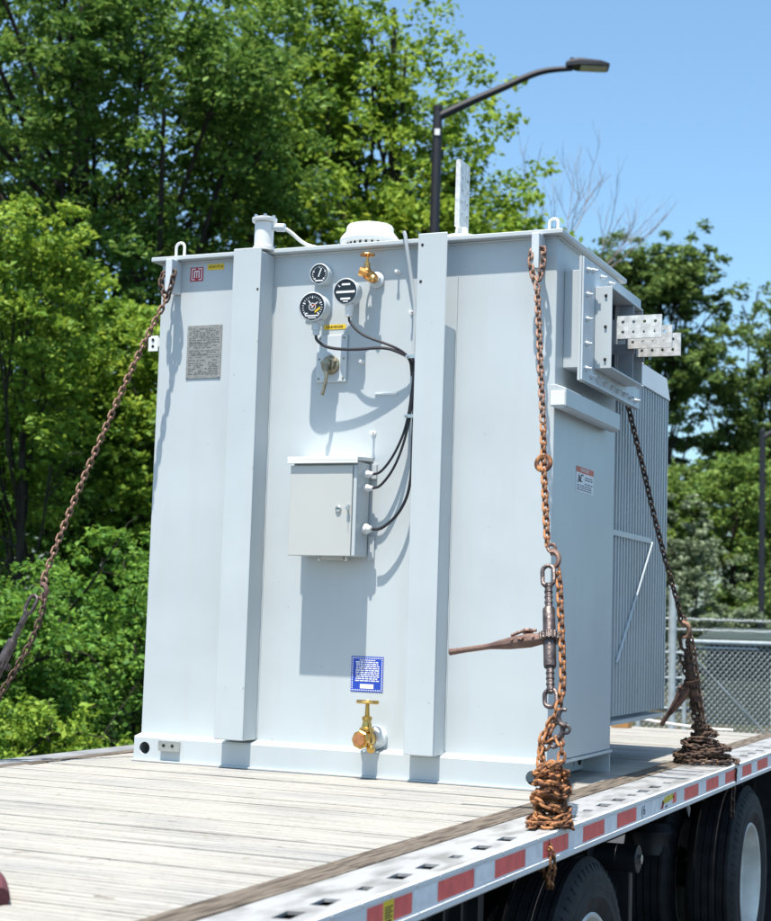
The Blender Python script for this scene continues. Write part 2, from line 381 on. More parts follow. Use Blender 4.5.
# front right chain
t = empty('tie_down_chain', (2.53,-1.0,0), 'long orange rusty chain in front of the right corner, heaped on the rail', 'chain', 'rusty chains tying the transformer down')
ctr = [(2.128,-.03,2.10),(2.112,-.08,2.10),(2.114,-.09,2.03),(2.135,-.10,1.965),(2.152,-.117,1.945)]
run_links(ctr, 'rustpink', t, .3)
run_links([(2.128,-.03,2.10),(2.165,-.08,2.11),(2.168,-.09,2.04),(2.160,-.10,1.98),(2.150,-.117,1.945)], 'rustpink', t, .9)
run_links([(2.152,-.117,1.945),(2.196,-.214,1.748),(2.242,-.318,1.538),(2.283,-.407,1.357)], 'rustpink', t, .7)
run_links([(2.283,-.407,1.357),(2.311,-.479,1.209),(2.342,-.548,1.07),(2.375,-.619,.924),(2.385,-.64,.88)], 'rust', t, .7)
run_links([(2.425,-.665,.83),(2.445,-.69,.78),(2.458,-.722,.716),(2.488,-.788,.582),(2.514,-.852,.452),(2.520,-.88,.40),(2.508,-.925,.32),(2.49,-.96,.25)], 'rust', t, .5)
b = MB(); big_link(b, (2.311,-.479,1.209), (.13,-.3,-.9), (1,0,0), .055, .05, .0095); b.build('coupling_link', 'rust', t)
grab_hook(t, (2.408,-.655,.855), (.2,-.3,-.9), (1,0,0), 'handle', .85)
grab_hook(t, (2.52,-.93,.29), (.1,.3,.9), (1,0,0), 'iron', .8)
pile(t, (2.542,-1.045,-.006), 'rust', 8, .064, .052, .19, 6, .9, mess=.022)
pile(t, (2.530,-1.04,.0), 'rust', 6, .042, .034, .18, 9, .95, mess=.02)
pile(t, (2.540,-1.05,-.006), 'rust', 1.6, .078, .074, .02, 3, .9, mess=.004)
run_links([(2.52,-.93,.27),(2.49,-.95,.25),(2.478,-.97,.20),(2.488,-.99,.14)], 'rust', t, .2)
run_links([(2.53,-.94,.27),(2.55,-.96,.24),(2.552,-.98,.18),(2.535,-.99,.13)], 'rust', t, .9)
run_links([(2.508,-.93,.33),(2.485,-.94,.29),(2.472,-.96,.235),(2.49,-.97,.19),(2.51,-.99,.15)], 'rust', t, .9)
grab_hook(t, (2.545,-.93,.335), (-.2,.1,.9), (-1,0,0), 'iron', .75)
run_links([(2.575,-1.20,-.02),(2.60,-1.19,-.07),(2.585,-1.17,-.15),(2.57,-1.13,-.175),(2.56,-1.10,-.15),(2.50,-1.03,-.12)], 'rust', t, .4)
binder('ratchet binder on the orange front chain with its long lever pointing left', (2.400,-.68,.83), (2.488,-.895,.365), (-.80,-.04,-.02-.12), .355, (2.45,-.8,.3), hpos=.52)

# left chain
t = empty('tie_down_chain', (.05,-.5,.0), 'thin brown rusty chain slanting down to the left in front of the trees', 'chain', 'rusty chains tying the transformer down')
run_links([(.452,-.03,2.10),(.488,-.08,2.12),(.484,-.09,2.05),(.462,-.085,1.99)], 'rustdark', t, .6)
run_links([(.452,-.03,2.10),(.425,-.08,2.11),(.425,-.09,2.04),(.455,-.085,1.99)], 'rustdark', t, .2)
run_links([(.462,-.08,2.0),(.383,-.16,1.75),(.278,-.274,1.349),(.204,-.359,1.045),(.155,-.431,.791),(.146,-.45,.73)], 'rustpink', t, .8)
run_links([(.165,-.46,.69),(.182,-.475,.634),(.158,-.512,.502),(.123,-.538,.412),(.062,-.576,.277),(-.02,-.62,.10)], 'rustdark', t, .5)
grab_hook(t, (.150,-.452,.70), (-.1,-.1,-.9), (1,0,0), 'handle', .85)
binder('ratchet binder on the thin left chain at the left frame edge', (.125,-.462,.68), (-.045,-.60,.17), (-.75,-.6,-.1), .4, (0,-.55,.3))
# rear right chain
t = empty('tie_down_chain', (2.42,1.65,.0), 'dark brown chain beside the cooling fins, piled near the back corner of the deck', 'chain', 'rusty chains tying the transformer down')
run_links([(2.17,1.02,1.86),(2.199,1.081,1.65),(2.241,1.169,1.416),(2.288,1.277,1.126),(2.332,1.362,.899),(2.364,1.413,.763),(2.378,1.45,.66)], 'rustdark', t, .7)
grab_hook(t, (2.386,1.462,.625), (.1,.15,-.9), (1,0,0), 'rustpink', 1.0)
run_links([(2.41,1.47,.62),(2.425,1.50,.54),(2.43,1.54,.42),(2.44,1.58,.30),(2.45,1.62,.2),(2.45,1.65,.1)], 'rustpink', t, .5)
run_links([(2.40,1.48,.60),(2.402,1.51,.52),(2.405,1.54,.44),(2.415,1.575,.33),(2.425,1.615,.22),(2.44,1.65,.1)], 'rustdark', t, .1)
run_links([(2.37,1.50,.50),(2.385,1.53,.42),(2.40,1.57,.32),(2.41,1.61,.2),(2.43,1.64,.1)], 'rustdark', t, 1.1)
pile(t, (2.445,1.665,0), 'rustdark', 5, .180, .115, .085, 8, .80, mess=.018)
pile(t, (2.44,1.665,.005), 'rustdark', 7, .12, .05, .16, 12, .9, mess=.02)
run_links([(2.585,1.70,-.02),(2.575,1.70,-.12),(2.57,1.71,-.22),(2.575,1.715,-.275)], 'rustdark', t, .5)
binder('ratchet binder within the dark rear chain with its short lever hanging down', (2.382,1.475,.60), (2.425,1.60,.25), (-.70,.28,-.92), .27, (2.4,1.55,.3), 'rustdark', 'handle', .62)

# ------------------------------------------------------------------ trailer
tr = empty('flatbed_trailer', (1.29,-1,GZ), 'long flatbed trailer with pale plank deck and red and white striped side rail', 'trailer')
YF, YB = -7.0, 4.2
# plank deck: boards laid crosswise, each with shallow drainage lines; gaps coloured dark for groove shade and grime
b = MB(); y = YF; rd = random.Random(3); prof = []; dark_gaps = []
def groove(yc, w_, d_, z):
    prof.extend([(yc-w_/2-.0008, z), (yc-w_/2, z-d_), (yc+w_/2, z-d_), (yc+w_/2+.0008, z)]); dark_gaps.append(len(prof)-3)
while y < YB-.16:
    wb = rd.uniform(.138,.150); z = rd.uniform(-.002,.002)
    prof.append((y, -.007)); gw = rd.uniform(.003,.009); prof += [(y+gw, -.007), (y+gw+.001, z)]; dark_gaps.append(len(prof)-3)
    for k in range(1,4):
        groove(y+k*wb/4+rd.uniform(-.003,.003), rd.choice([.0015,.0025,.004,.006]) if k != 2 else rd.uniform(.003,.007), rd.uniform(.0012,.003), z)
    prof += [(y+wb-.001, z)]; y += wb
xs = [.166, 2.285]; vs = []; fs = []
for x in xs: vs += [(x, py, pz) for py, pz in prof]
N = len(prof)
for i in range(N-1): fs.append((i, i+1, N+i+1, N+i))
b.add(vs, fs); b.box(.166, 2.285, YF, YB-.002, -.05, -.0125)
dk = b.build('deck', 'deck', tr, smooth=False)
dk.data.materials.append(mat('gap_dirt_shade', (.10,.092,.08), .9, 0, .3, 12, 0, 40, .2, (.5,1,1), (.22,.21,.19), (.4,.6)))  # dark colour carries the groove shadow lines as well as grime
for i in dark_gaps: dk.data.polygons[i].material_index = 1

for xa, xb in ((2.2865, 2.3845), (.1095, .165)):
    b = MB(); yy = YF
    while yy < YB:
        y2 = min(YB, yy+rd.uniform(1.9, 2.7)); b.box(xa, xb, yy+.003, y2-.003, -.03, .003+rd.uniform(-.001,.002)); yy = y2
    b.build('nailing_strip', 'wood', tr, .003)
# left rail
b = MB(); b.box(-.02,.108,YF,YB,-.09,.006); b.build('side_rail', 'oldalum', tr, .006)
# right rail: top plate with stake slots, face, lip
slots = []
ys = [-6.9+.205*k for k in range(20)] + [-2.81,-2.627,-2.413,-2.201,-2.016,-1.812,-1.608,-1.394,-1.152,-.95,-.75,-.54,-.34,-.14,.054,.23,.417,.616]
for k, yy in enumerate(ys):
    small = k % 3 == 1; l_ = .032 if small else .052; w_ = .017 if small else .024
    slots.append([(2.517-w_*.7, yy-l_), (2.517+w_, yy-l_*.8), (2.517+w_*.7, yy+l_), (2.517-w_, yy+l_*.8)])
for k in range(5): slots.append(rect(2.43-.0*k, 2.55, .80+.17*k, .818+.17*k))
for k in range(8): slots.append([(2.517-.017, 2.0+.22*k), (2.517+.024, 2.0+.22*k), (2.517+.02, 2.09+.22*k), (2.517-.02, 2.09+.22*k)])
slots = [q for q in slots if q[0][1] > YF+.1]
holed('rail_top', rect(2.386, 2.578, YF, YB), slots, .008, lambda u,v,w_: (u, v, w_-.008), 'alum', tr)
b = MB(); b.box(2.388,2.580,YF,YB,-.093,-.088); b.build('rail_floor', 'chassis', tr)
b = MB()
P_ = [(2.578,.0),(2.5815,.0015),(2.586,-.003),(2.586,-.014),(2.583,-.0165),(2.583,-.0735),(2.588,-.077),(2.588,-.092),(2.583,-.097),(2.573,-.097),(2.573,-.010),(2.578,-.008)]
vs = [(x, yy, z) for yy in (YF,YB) for x, z in P_]; k_ = len(P_)
fs = [(i, (i+1)%k_, k_+(i+1)%k_, k_+i) for i in range(k_)] + [tuple(range(k_)), tuple(k_+i for i in range(k_))]
b.add(vs, fs); b.build('side_rail', 'railface', tr)
# rivets along the face lip
b = MB(); yy = YF+.1
while yy < YB: b.lathe([(.0035,0),(.003,.0015),(.001,.002)], (2.586, yy, -.0085), (1,0,0), 8); yy += .16
b.build('rivet_row', 'alum', tr)
# reflective tape
reds = [(-2.547,-2.456),(-2.391,-2.28),(-2.108,-1.847),(-1.679,-1.417),(-1.246,-.988),(-.82,-.567),(-.40,-.136),(.644,.908),(1.069,1.323),(1.479,1.728),(1.886,2.119),(2.282,2.567),(2.74,3.0),(3.17,3.43),(3.6,3.86)]
reds = [(-2.98-.43*k, -2.72-.43*k) for k in range(8, -1, -1)] + reds
gl = None
for a, b_ in reds:
    MB().box(2.583, 2.5838, a, b_, -.070, -.0205).build('red_stripe', 'red', tr, smooth=False)
whites = [(-2.28,-2.108),(-1.847,-1.679),(-1.417,-1.246),(-.988,-.82),(-.567,-.40),(.908,1.069),(1.323,1.479),(1.728,1.886),(2.119,2.282),(2.567,2.74),(3.0,3.17)]
for a, b_ in whites:
    MB().box(2.583, 2.5836, a+.012, b_-.012, -.070, -.0205).build('white_stripe', 'wtape', tr, smooth=False)
st = MB().box(2.583, 2.5840, -2.453, -2.394, -.072, -.019).build('yellow_sticker', 'yellow', tr, smooth=False)
b = MB()
for k in range(5): b.box(2.5841, 2.5845, -2.447, -2.400-.01*(k%2), -.060+.006*k, -.057+.006*k)
b.box(2.5841, 2.5845, -2.44, -2.407, -.070, -.064)
b.build('print', 'ink', st, smooth=False)
st = MB().box(2.583, 2.5838, -.115, .073, -.070, -.0205).build('number_label', 'paper', tr, smooth=False)
text('print', '(6', .05, 'ink', st, (2.5842, -.035, -.045), (PI/2,0,PI/2), sx=1.5)
st = MB().box(2.583, 2.5837, .10, .215, -.070, -.0205).build('white_stripe', 'wtape', tr, smooth=False)
gl_ = MB().box(2.583, 2.5838, .231, .50, -.070, -.0205).build('torn_label', 'paper', tr, smooth=False)
for poly, mk in (([(.25,-.045),(.31,-.024),(.44,-.022),(.46,-.04),(.38,-.047),(.30,-.05)], 'graffiti'), ([(.235,-.066),(.27,-.03),(.29,-.05),(.275,-.066)], 'crimson'), ([(.43,-.062),(.445,-.022),(.496,-.022),(.496,-.06)], 'red'), ([(.30,-.066),(.34,-.055),(.345,-.066)], 'ink')):
    q = MB(); m_ = len(poly)
    q.add([(2.5842, a, z) for a, z in poly]+[(2.5838, a, z) for a, z in poly], [tuple(range(m_)), tuple(range(2*m_-1, m_-1, -1))]+[(i,(i+1)%m_,m_+(i+1)%m_,m_+i) for i in range(m_)]); q.build('scrap', mk, gl_, smooth=False)
# chassis
for x in (.75, 1.85):
    b = MB(); b.box(x-.006,x+.006,YF,YB-.1,-.42,-.11); b.box(x-.07,x+.07,YF,YB-.1,-.108,-.096); b.box(x-.07,x+.07,YF,YB-.1,-.434,-.422); b.build('main_beam', 'chassis', tr)
yy = YF+.2
while yy < YB-.1:
    b = MB(); b.box(.12, 2.36, yy-.003, yy+.003, -.19, -.098); b.box(.12,2.36,yy-.03,yy+.03,-.196,-.191); b.build('crossmember', 'chassis', tr); yy += .305
b = MB(); b.box(2.30,2.31,-7,-1.0,-.40,-.2)
for k in range(40): b.box(2.31,2.345,-7+.15*k,-6.985+.15*k,-.40,-.2)
b.build('winch_track', 'chassis', tr)
for x in (.55, 2.05):
  for yc in (-.37, 2.65):
    b = MB()
    b.box(x-.05,x+.05,yc+.45,yc+.75,-.62,-.44)
    b.tube([(x,yc+.6,-.55),(x,yc+.2,-.6),(x,yc-.35,-.52)], .045, 8)
    b.lathe([(.10,-.1),(.13,-.06),(.12,0),(.13,.05),(.1,.1)], (x,yc-.35,-.46), (0,0,1), 18); b.build('suspension', 'chassis', tr, .004)
# spring hanger pivot seen just behind the front tyre
b = MB(); b.cyl((2.12,.36,-.28),(2.47,.36,-.28),.055,24); b.build('hanger_tube', 'chassis', tr, .006)
b = MB(); b.box(2.10,2.30,.24,.50,-.46,-.10); b.box(2.30,2.44,.335,.385,-.60,-.31); b.build('hanger_bracket', 'chassis', tr, .006)
b = MB(); b.lathe([(.02,0),(.02,.012),(.012,.014)], (2.47,.36,-.28), (1,0,0), 6); b.build('bolt', 'steel', tr)
TY = [(.40,0),(.44,.012),(.462,.03),(.478,.048)]   # radius, inset from the side face
def wheel(xo, yc, sgn, outer):
    """one tyre on its rim; xo = outer face, sgn = outward direction"""
    Wd = .27; zc = GZ+.49; ax = (-sgn,0,0); o_ = (xo, yc, zc)
    hub = MB(); hub.lathe([(.001,.075),(.055,.075),(.075,.085),(.08,.125),(.14,.130),(.14,.16),(.001,.165)], o_, ax, 28)
    if outer:
        for k in range(10):
            a = 2*PI*k/10; q = Vector((xo-sgn*.122, yc+.118*math.cos(a), zc+.118*math.sin(a))); hub.cyl(q, q+Vector((sgn*.03,0,0)), .014, 6)
    h = hub.build('wheel', 'rim', tr)
    t = MB(); pr = [(.288,.045),(.296,.022),(.312,.012),(.345,.004),(.352,.001),(.358,.004),(.392,.002),(.398,.006),(.43,.006),(.45,.014),(.466,.024),(.474,.032)]
    for g0 in (.062,.098,.135,.172,.208):
        pr += [(.4855,g0-.007 if g0 > .07 else g0-.02),(.487,g0-.005),(.476,g0-.004),(.476,g0+.004),(.487,g0+.005)]
    pr += [(.474,.24),(.45,.256),(.43,.264),(.345,.266),(.296,.25),(.288,.225),(.288,.045)]
    t.lathe(pr, o_, ax, 96, cap=False)
    # sidewall ribs near the shoulder
    if outer:
        lug = t
        for k in range(64):
            a = 2*PI*k/64; cy, cz = math.cos(a), math.sin(a); q0 = Vector((xo-sgn*.011, yc+.44*cy, zc+.44*cz)); q1 = Vector((xo-sgn*.021, yc+.465*cy, zc+.465*cz)); lug.tube([q0,q1], .0035, 5)
    tm = t.build('tyre', 'rubber', h)
    r = MB(); r.lathe([(.286,.222),(.285,.05),(.291,.028),(.296,.020),(.290,.014),(.280,.018),(.272,.035),(.262,.06),(.262,.10),(.235,.118),(.15,.128),(.142,.158),(.20,.165),(.27,.19),(.272,.222)], o_, ax, 64, cap=False)
    r.build('rim', 'rim', h)
for yc in (-.37, 2.65):
    b = MB(); b.cyl((.2,yc,GZ+.49),(2.4,yc,GZ+.49),.065,16); b.build('axle', 'chassis', tr)
    wheel(2.50, yc, 1, True); wheel(2.17, yc, 1, False); wheel(.09, yc, -1, True); wheel(.42, yc, -1, False)
# raised letters on the tyre side
# mud flap behind and small bits below the rail
b = MB(); b.tube([(2.545,.86,-.098),(2.55,.87,-.13),(2.552,.875,-.16)], [.012,.009,.002], 8); b.build('tarp_hook', 'alum', tr)
b = MB(); b.box(1.95,2.50,3.30,3.31,-1.0,-.12); b.build('mud_flap', 'rubber', tr)

# ------------------------------------------------------------------ things lying on the deck
t = MB(); t.box(1.39,1.50,3.86,3.96,.001,.05); tag(t.build('wood_block', 'block', None, .003), 'brown wooden block on the far deck below the cooling fins', 'block')
t = MB(); t.tube(smooth_path([(1.25,4.08,.075),(1.5,4.08,.055),(1.7,4.09,.03),(1.95,4.1,.010),(2.1,4.12,.010)]), .009, 8); tag(t.build('rope', 'rope', None), 'white rope sagging along the far end of the deck', 'rope')
t = MB()
t.tube(smooth_path([(1.945,-3.05,.014),(1.885,-2.98,.03),(1.805,-2.94,.05),(1.745,-2.91,.05),(1.70,-2.99,.03),(1.73,-3.12,.02)]), .024, 10)
tag(t.build('webbing_roll', 'maroon', None), 'dark maroon bundle cut off by the lower left corner of the picture', 'strap')

# ------------------------------------------------------------------ transformer
tf = empty('transformer', (X0+W/2, D/2, 0), 'big pale grey electrical transformer tank with gauges and cabinet on its front', 'transformer')
b = MB(); b.box(X0, XR, 0, D, .10, H-.021); b.build('tank', 'paint', tf, .005)
b = MB(); b.box(X0-.033, XR+.033, -.042, D+.03, H-.020, H); b.build('lid', 'paint', tf, .004)
# weld seam under the lid
b = MB(); b.tube([(X0+.002,-.004,H-.024),(XR-.002,-.004,H-.024)], .005, 6); b.tube([(XR+.004,0,H-.024),(XR+.004,D,H-.024)], .005, 6); 
for x in (.7985,.9385,1.6445,1.7765): b.tube([(x,-.0015,.125+.05*k) for k in range(39)], [.0026+.0007*((k*7)%3) for k in range(39)], 5)
b.tube([(X0+.01+.04*k,-.0015,.1135) for k in range(46)], .0028, 5)
b.build('weld_bead', 'paint', tf)
# base channel
BF = -.05; BH = .097
holed('base_front', [(X0,.009),(XR,.009),(XR,BH),(X0,BH)], [circ(X0+.052,.056,.026), circ(XR-.040,.046,.029)], .008, lambda u,v,w_: (u, BF+w_, v), 'paint', tf)
P_ = [(BF,BH+.0005),(BF+.002,BH+.007),(-.0005,BH+.017),(-.0005,BH+.0005)]
b = MB(); b.add([(x,y,z) for x in (X0,XR) for y,z in P_], [(0,1,2,3),(4,5,6,7),(0,1,5,4),(1,2,6,5),(2,3,7,6),(3,0,4,7)]); b.box(X0,X0+.008,BF+.009,D,.009,BH)
b.build('base_top_flange', 'paint', tf)
b = MB(); b.box(X0-.004,XR,BF-.016,BF+.06,.0005,.0085); b.build('base_foot', 'paint', tf, .002)
b = MB(); b.box(XR-.125,XR-.117,BF+.06,D-.01,.0095,BH-.012); b.box(XR-.125,XR+.006,BF+.06,D+.012,BH-.011,BH+.001); b.box(XR-.125,XR+.0,D-.008,D+.002,.0005,BH-.012)
b.lathe([(.022,0),(.022,.004)], (XR-.117,D-.14,.05), (1,0,0), 18)
b.build('base_side_channel', 'paint', tf)
b = MB(); b.box(X0+.02,XR-.14,D-.02,D-.01,.009,BH); b.build('base_rear', 'dark', tf)
b = MB(); b.cyl((XR-.1165,D-.07,.052),(XR-.1135,D-.07,.052),.024,18); b.build('drain_hole', 'dark', tf)
# stiffener channels
CF = -.125
def channel(xl, xr, ztop, zbot, z_side):
    b = MB(); b.box(xl, xr, CF, CF+.008, zbot, ztop); b.box(xl, xl+.008, CF+.008, -.0005, zbot, z_side); b.box(xr-.008, xr, CF+.008, -.0005, zbot, z_side)
    b.box(xl+.008, xr-.008, CF+.008, -.0005, zbot, zbot+.008)
    return b.build('stiffener_channel', 'paint', tf, .004)
c1 = channel(.802, .936, H-.010, .118, H-.025)
c2 = channel(1.648, 1.774, H-.003, .107, 1.807)
b = MB()
for x, z in ((1.668,2.135),(1.665,1.985)): b.lathe([(.006,0),(.006,.001)], (x, CF-.0002, z), (0,-1,0), 10)
b.lathe([(.005,0),(.005,.001)], (.925, CF-.0002, 1.995), (0,-1,0), 10)
b.build('plug_hole', 'dark', c2)
# lifting plates
for x in (.462, 2.131):
    b = MB(); b.box(x-.016, x+.016, -.088, -.0005, 2.018, H-.0215); b.build('lifting_plate', 'paint2', tf, .004)
def arch(x, y, w_, h):
    b = MB(); pts = [(x-w_, y, H)] + [(x-w_*math.cos(a), y, H+h-w_+w_*math.sin(a)) for a in [PI*k/10 for k in range(11)]] + [(x+w_, y, H)]
    b.tube(pts, .0065, 8); return b.build('lifting_eye', 'white', tf)
arch(.446,.03,.021,.075); arch(2.143,.11,.018,.080)
b = MB(); b.box(.268,.318,.085,.093,1.79,1.86); b.box(.3185,.3755,.086,.092,1.81,1.85); b.lathe([(.0085,0),(.0085,.002)], (.292,.085,1.842), (0,-1,0), 12); b.build('side_lug', 'white', tf, .003)
b = MB(); b.cyl((.292,.0828,1.842),(.292,.0822,1.842),.007,12); b.cyl((.292,.0845,1.812),(.292,.0840,1.812),.007,12); b.build('lug_hole', 'dark', tf)
# logo, sticker, nameplate
Yf = -.0006
q = MB().box(.521,.586,Yf-.0008,Yf,2.075,2.137).build('maker_badge', 'crimson', tf, smooth=False)
b = MB(); yk = Yf-.0016; yk2 = Yf-.0009
def fr(x0,x1,z0,z1): b.box(x0,x1,yk,yk2,z0,z1)
fr(.528,.548,2.128,2.132); fr(.560,.580,2.128,2.132); fr(.528,.532,2.080,2.1275); fr(.576,.580,2.080,2.1275); fr(.5325,.545,2.080,2.084); fr(.563,.5755,2.080,2.084)
fr(.540,.568,2.117,2.122); fr(.540,.545,2.090,2.1165); fr(.552,.556,2.090,2.1165); fr(.563,.568,2.090,2.1165)
b.build('print', 'paper', q, smooth=False)
q = MB().box(.607,.688,Yf-.0008,Yf,2.121,2.146).build('yellow_sticker', 'yellow', tf, smooth=False)
text('print', 'NON PCB', .015, 'ink', q, (.6475, Yf-.0012, 2.1335), sx=1.1)
q = MB().box(.521,.693,Yf-.003,Yf,1.644,1.879).build('nameplate', 'stainless', tf, .002)
b = MB(); rn = random.Random(4); z = 1.862
while z > 1.66:
    x = .532 + (rn.uniform(0,.02) if z > 1.84 else 0)
    while x < .675:
        wl = rn.uniform(.006,.026); x2 = min(.681, x+wl)
        if rn.random() < .8: b.box(x, x2, Yf-.0034, Yf-.0031, z-.0022, z+.0022)
        x = x2+.005
    z -= rn.choice([.0075,.0085,.0085,.013])
b.box(.53,.684,Yf-.0034,Yf-.0031,1.745,1.7462); b.box(.53,.684,Yf-.0034,Yf-.0031,1.80,1.8012); b.box(.605,.6062,Yf-.0034,Yf-.0031,1.8015,1.845)
b.build('engraving', mat('engraving', (.13,.13,.125), .6), q, smooth=False)
b = MB()
for x in (.529,.685):
    for z in (1.652,1.871): b.lathe([(.004,0),(.003,.002)], (x,Yf-.003,z), (0,-1,0), 8)
b.build('rivet', 'steel', q)
# yellow strip
q = MB().box(1.181,1.281,Yf-.0008,Yf,1.832,1.852).build('yellow_sticker', 'yellow', tf, smooth=False)
text('print', 'DE-ENERGIZE', .013, 'ink', q, (1.231, Yf-.0012, 1.842), sx=.95)
# blue label
q = MB().box(1.359,1.501,Yf-.0008,Yf,.337,.479).build('instruction_label', 'blue', tf, smooth=False)
b = MB(); yk, yk2 = Yf-.0013, Yf-.0009
for k in range(17):
    u = 1.363+.0081*k; b.box(u, u+.0048, yk, yk2, .3415, .3455); b.box(u, u+.0048, yk, yk2, .4705, .4745)
for k in range(15):
    u = .349+.0081*k; b.box(1.363,1.367,yk,yk2,u,u+.0048); b.box(1.493,1.497,yk,yk2,u,u+.0048)
z = .456
for k in range(10):
    x = 1.378 + rn.uniform(0,.004)
    while x < 1.478:
        x2 = min(1.483, x+rn.uniform(.005,.02)); b.box(x,x2,yk,yk2,z-.0022,z+.0022); x = x2+.003
    z -= .0083
b.box(1.40,1.46,yk,yk2,.350,.368); b.box(1.395,1.465,yk,yk2,.4625,.4655)
b.build('print', 'paper', q, smooth=False)
# warning label on the side
q = MB().box(XR+.0006,XR+.0014,.312,.563,1.178,1.282).build('warning_label', 'paper', tf, smooth=False)
MB().box(XR+.0015,XR+.0020,.312,.563,1.258,1.282).build('header', mat('red_header', (.62,.12,.06), .5), q, smooth=False)
text('print', 'DANGER', .019, 'paper', q, (XR+.0023, .43, 1.270), (PI/2,0,PI/2), sx=1.6)
b = MB()
for zz in (1.205,1.196,1.187,1.215,1.242,1.233):
    x = .325 + (.11 if zz > 1.21 else 0)
    while x < .54:
        x2 = min(.55, x+rn.uniform(.015,.04)); b.box(XR+.0015,XR+.0019,x,x2,zz-.002,zz+.002); x = x2+.01
for pts in ([(.335,1.215),(.35,1.248),(.365,1.225)], [(.365,1.22),(.385,1.25),(.41,1.25)], [(.35,1.225),(.39,1.222)]):
    b.tube([(XR+.0022,y,z) for y,z in pts], .0022, 5)
b.build('symbol', 'ink', q, smooth=False)

# cabinet
cb = MB(); cb.box(1.128,1.418,-.128,-.012,.880,1.262)
cab = cb.build('control_cabinet', 'cabside', tf, .003)
b = MB(); b.box(1.122,1.402,-.145,-.1295,.878,1.245); dr = b.build('door', 'cab', cab, .003)
b = MB(); b.box(1.404,1.4195,-.140,-.1295,.880,1.245); b.build('door_jamb', 'cabside', cab, .002)
b = MB(); b.add([(1.112,-.158,1.263),(1.428,-.158,1.263),(1.428,-.004,1.275),(1.112,-.004,1.275),(1.112,-.158,1.279),(1.428,-.158,1.279),(1.428,-.004,1.290),(1.112,-.004,1.290)], [(0,1,2,3),(4,5,6,7),(0,1,5,4),(1,2,6,5),(2,3,7,6),(3,0,4,7)]); b.box(1.112,1.428,-.158,-.154,1.252,1.263); b.build('rain_hood', 'white', cab, .002)
b = MB(); b.lathe([(.013,0),(.013,.005),(.010,.007),(.010,.004),(.001,.004)], (1.345,-.145,1.068), (0,-1,0), 20); b.build('lock', 'steel', dr)
b = MB(); b.box(1.338,1.352,-.1492,-.1488,1.0665,1.0695); b.build('keyhole', 'dark', dr)
b = MB(); b.box(1.386,1.394,-.153,-.1455,1.055,1.085); b.lathe([(.008,0),(.008,.006)], (1.390,-.1535,1.07), (0,-1,0), 12); b.tube([(1.390,-.156,1.06),(1.390,-.156,1.015)], .0016, 5); b.build('hasp', 'steel', dr)
b = MB(); b.box(1.245,1.345,-.09,-.02,.866,.8795); b.build('bottom_plate', 'cab', cab)
b = MB()
for x in (1.232,1.352): b.lathe([(.010,0),(.010,.006),(.008,.008),(.009,.013),(.004,.018)], (x,-.075,.8795), (0,0,-1), 14)
b.build('bottom_screw', 'steel', cab)
b = MB(); b.box(1.419,1.447,-.012,-.0006,.868,.965); b.box(1.419,1.447,-.012,-.0006,1.20,1.262); b.build('mounting_bracket', 'cabside', cab, .002)
for z, r in ((1.215,.012),(1.158,.012),(.992,.017)):
    b = MB(); b.lathe([(r*1.05,0),(r*1.05,.008),(r*1.3,.009),(r*1.3,.020),(r,.022),(r*.8,.036),(r*.45,.038)], (1.418,-.062,z), (1,0,0), 12); b.build('cable_gland', 'white', cab)

# gauges
def gauge(name, c, r, depth, needle, face):
    x, z = c; yf = -depth
    b = MB(); b.lathe([(.018,0),(.018,depth-.06),(r*.55,depth-.058),(r*.98,depth-.050),(r*1.0,depth-.012),(r*1.02,depth-.010),(r*1.02,depth+.004),(r*.96,depth+.006),(r*.945,depth-.001),(.001,depth-.001)], (x,0,z), (0,-1,0), 40)
    g = b.build(name, 'paint2', tf)
    b = MB(); b.lathe([(r*.94,0),(r*.94,.0012),(.001,.0012)], (x,yf+.0008,z), (0,-1,0), 36); dial = b.build('dial', 'glass', g)
    b = MB(); y0 = yf-.0010
    def seg(a, r0, r1, wd):
        d = Vector((math.sin(a),0,math.cos(a))); s_ = Vector((d.z,0,-d.x))
        p = Vector((x,y0,z)); vs = [p+d*r0*r-s_*wd, p+d*r0*r+s_*wd, p+d*r1*r+s_*wd, p+d*r1*r-s_*wd]
        b.add(vs+[v+Vector((0,-.0005,0)) for v in vs], [(0,1,2,3),(4,5,6,7),(0,1,5,4),(1,2,6,5),(2,3,7,6),(3,0,4,7)])
    for k in range(21 if face != 'level' else 0):
        a = math.radians(-135+270*k/20); seg(a, .66 if k%5 else .58, .78, .0012 if k % 5 else .0022)
    if face == 'small':
        seg(.35, -.3, .62, .0022); b.box(x-.018,x+.018,y0-.0005,y0,z-r*.72,z-r*.60)
    if face == 'big':
        seg(-.6, -.1, .55, .002); seg(.9, -.1, .5, .002)
        for k in range(14): seg(2*PI*k/14, .22, .27, .004)
        b.box(x-.030,x+.030,y0-.0005,y0,z-r*.66,z-r*.58); b.box(x-.018,x+.018,y0-.0005,y0,z-r*.80,z-r*.74); b.box(x-.034,x-.02,y0-.0005,y0,z-r*.5,z-r*.42)
    if face == 'level':
        b.box(x-.042,x+.042,y0-.0005,y0,z-.006,z+.003); b.box(x-.018,x+.020,y0-.0005,y0,z+.026,z+.034); b.box(x-.022,x+.022,y0-.0005,y0,z-.034,z-.026); b.box(x-.010,x+.012,y0-.0005,y0,z-.043,z-.039); seg(-.9,.6,.85,.002)
    b.build('dial_marks', 'paper', dial, smooth=False)
    if face == 'big':
        b = MB()
        for k in range(6): b.box(x+.012+.004*k, x+.0155+.004*k, y0-.0006, y0, z-.026+.003*k, z-.016+.003*k)
        b.build('dial_band', 'yellow', dial, smooth=False)
        b = MB(); b.box(x-.004,x+.018,y0-.0008,y0-.0004,z+.004,z+.007); b.build('pointer', 'orange', dial, smooth=False)
    return g
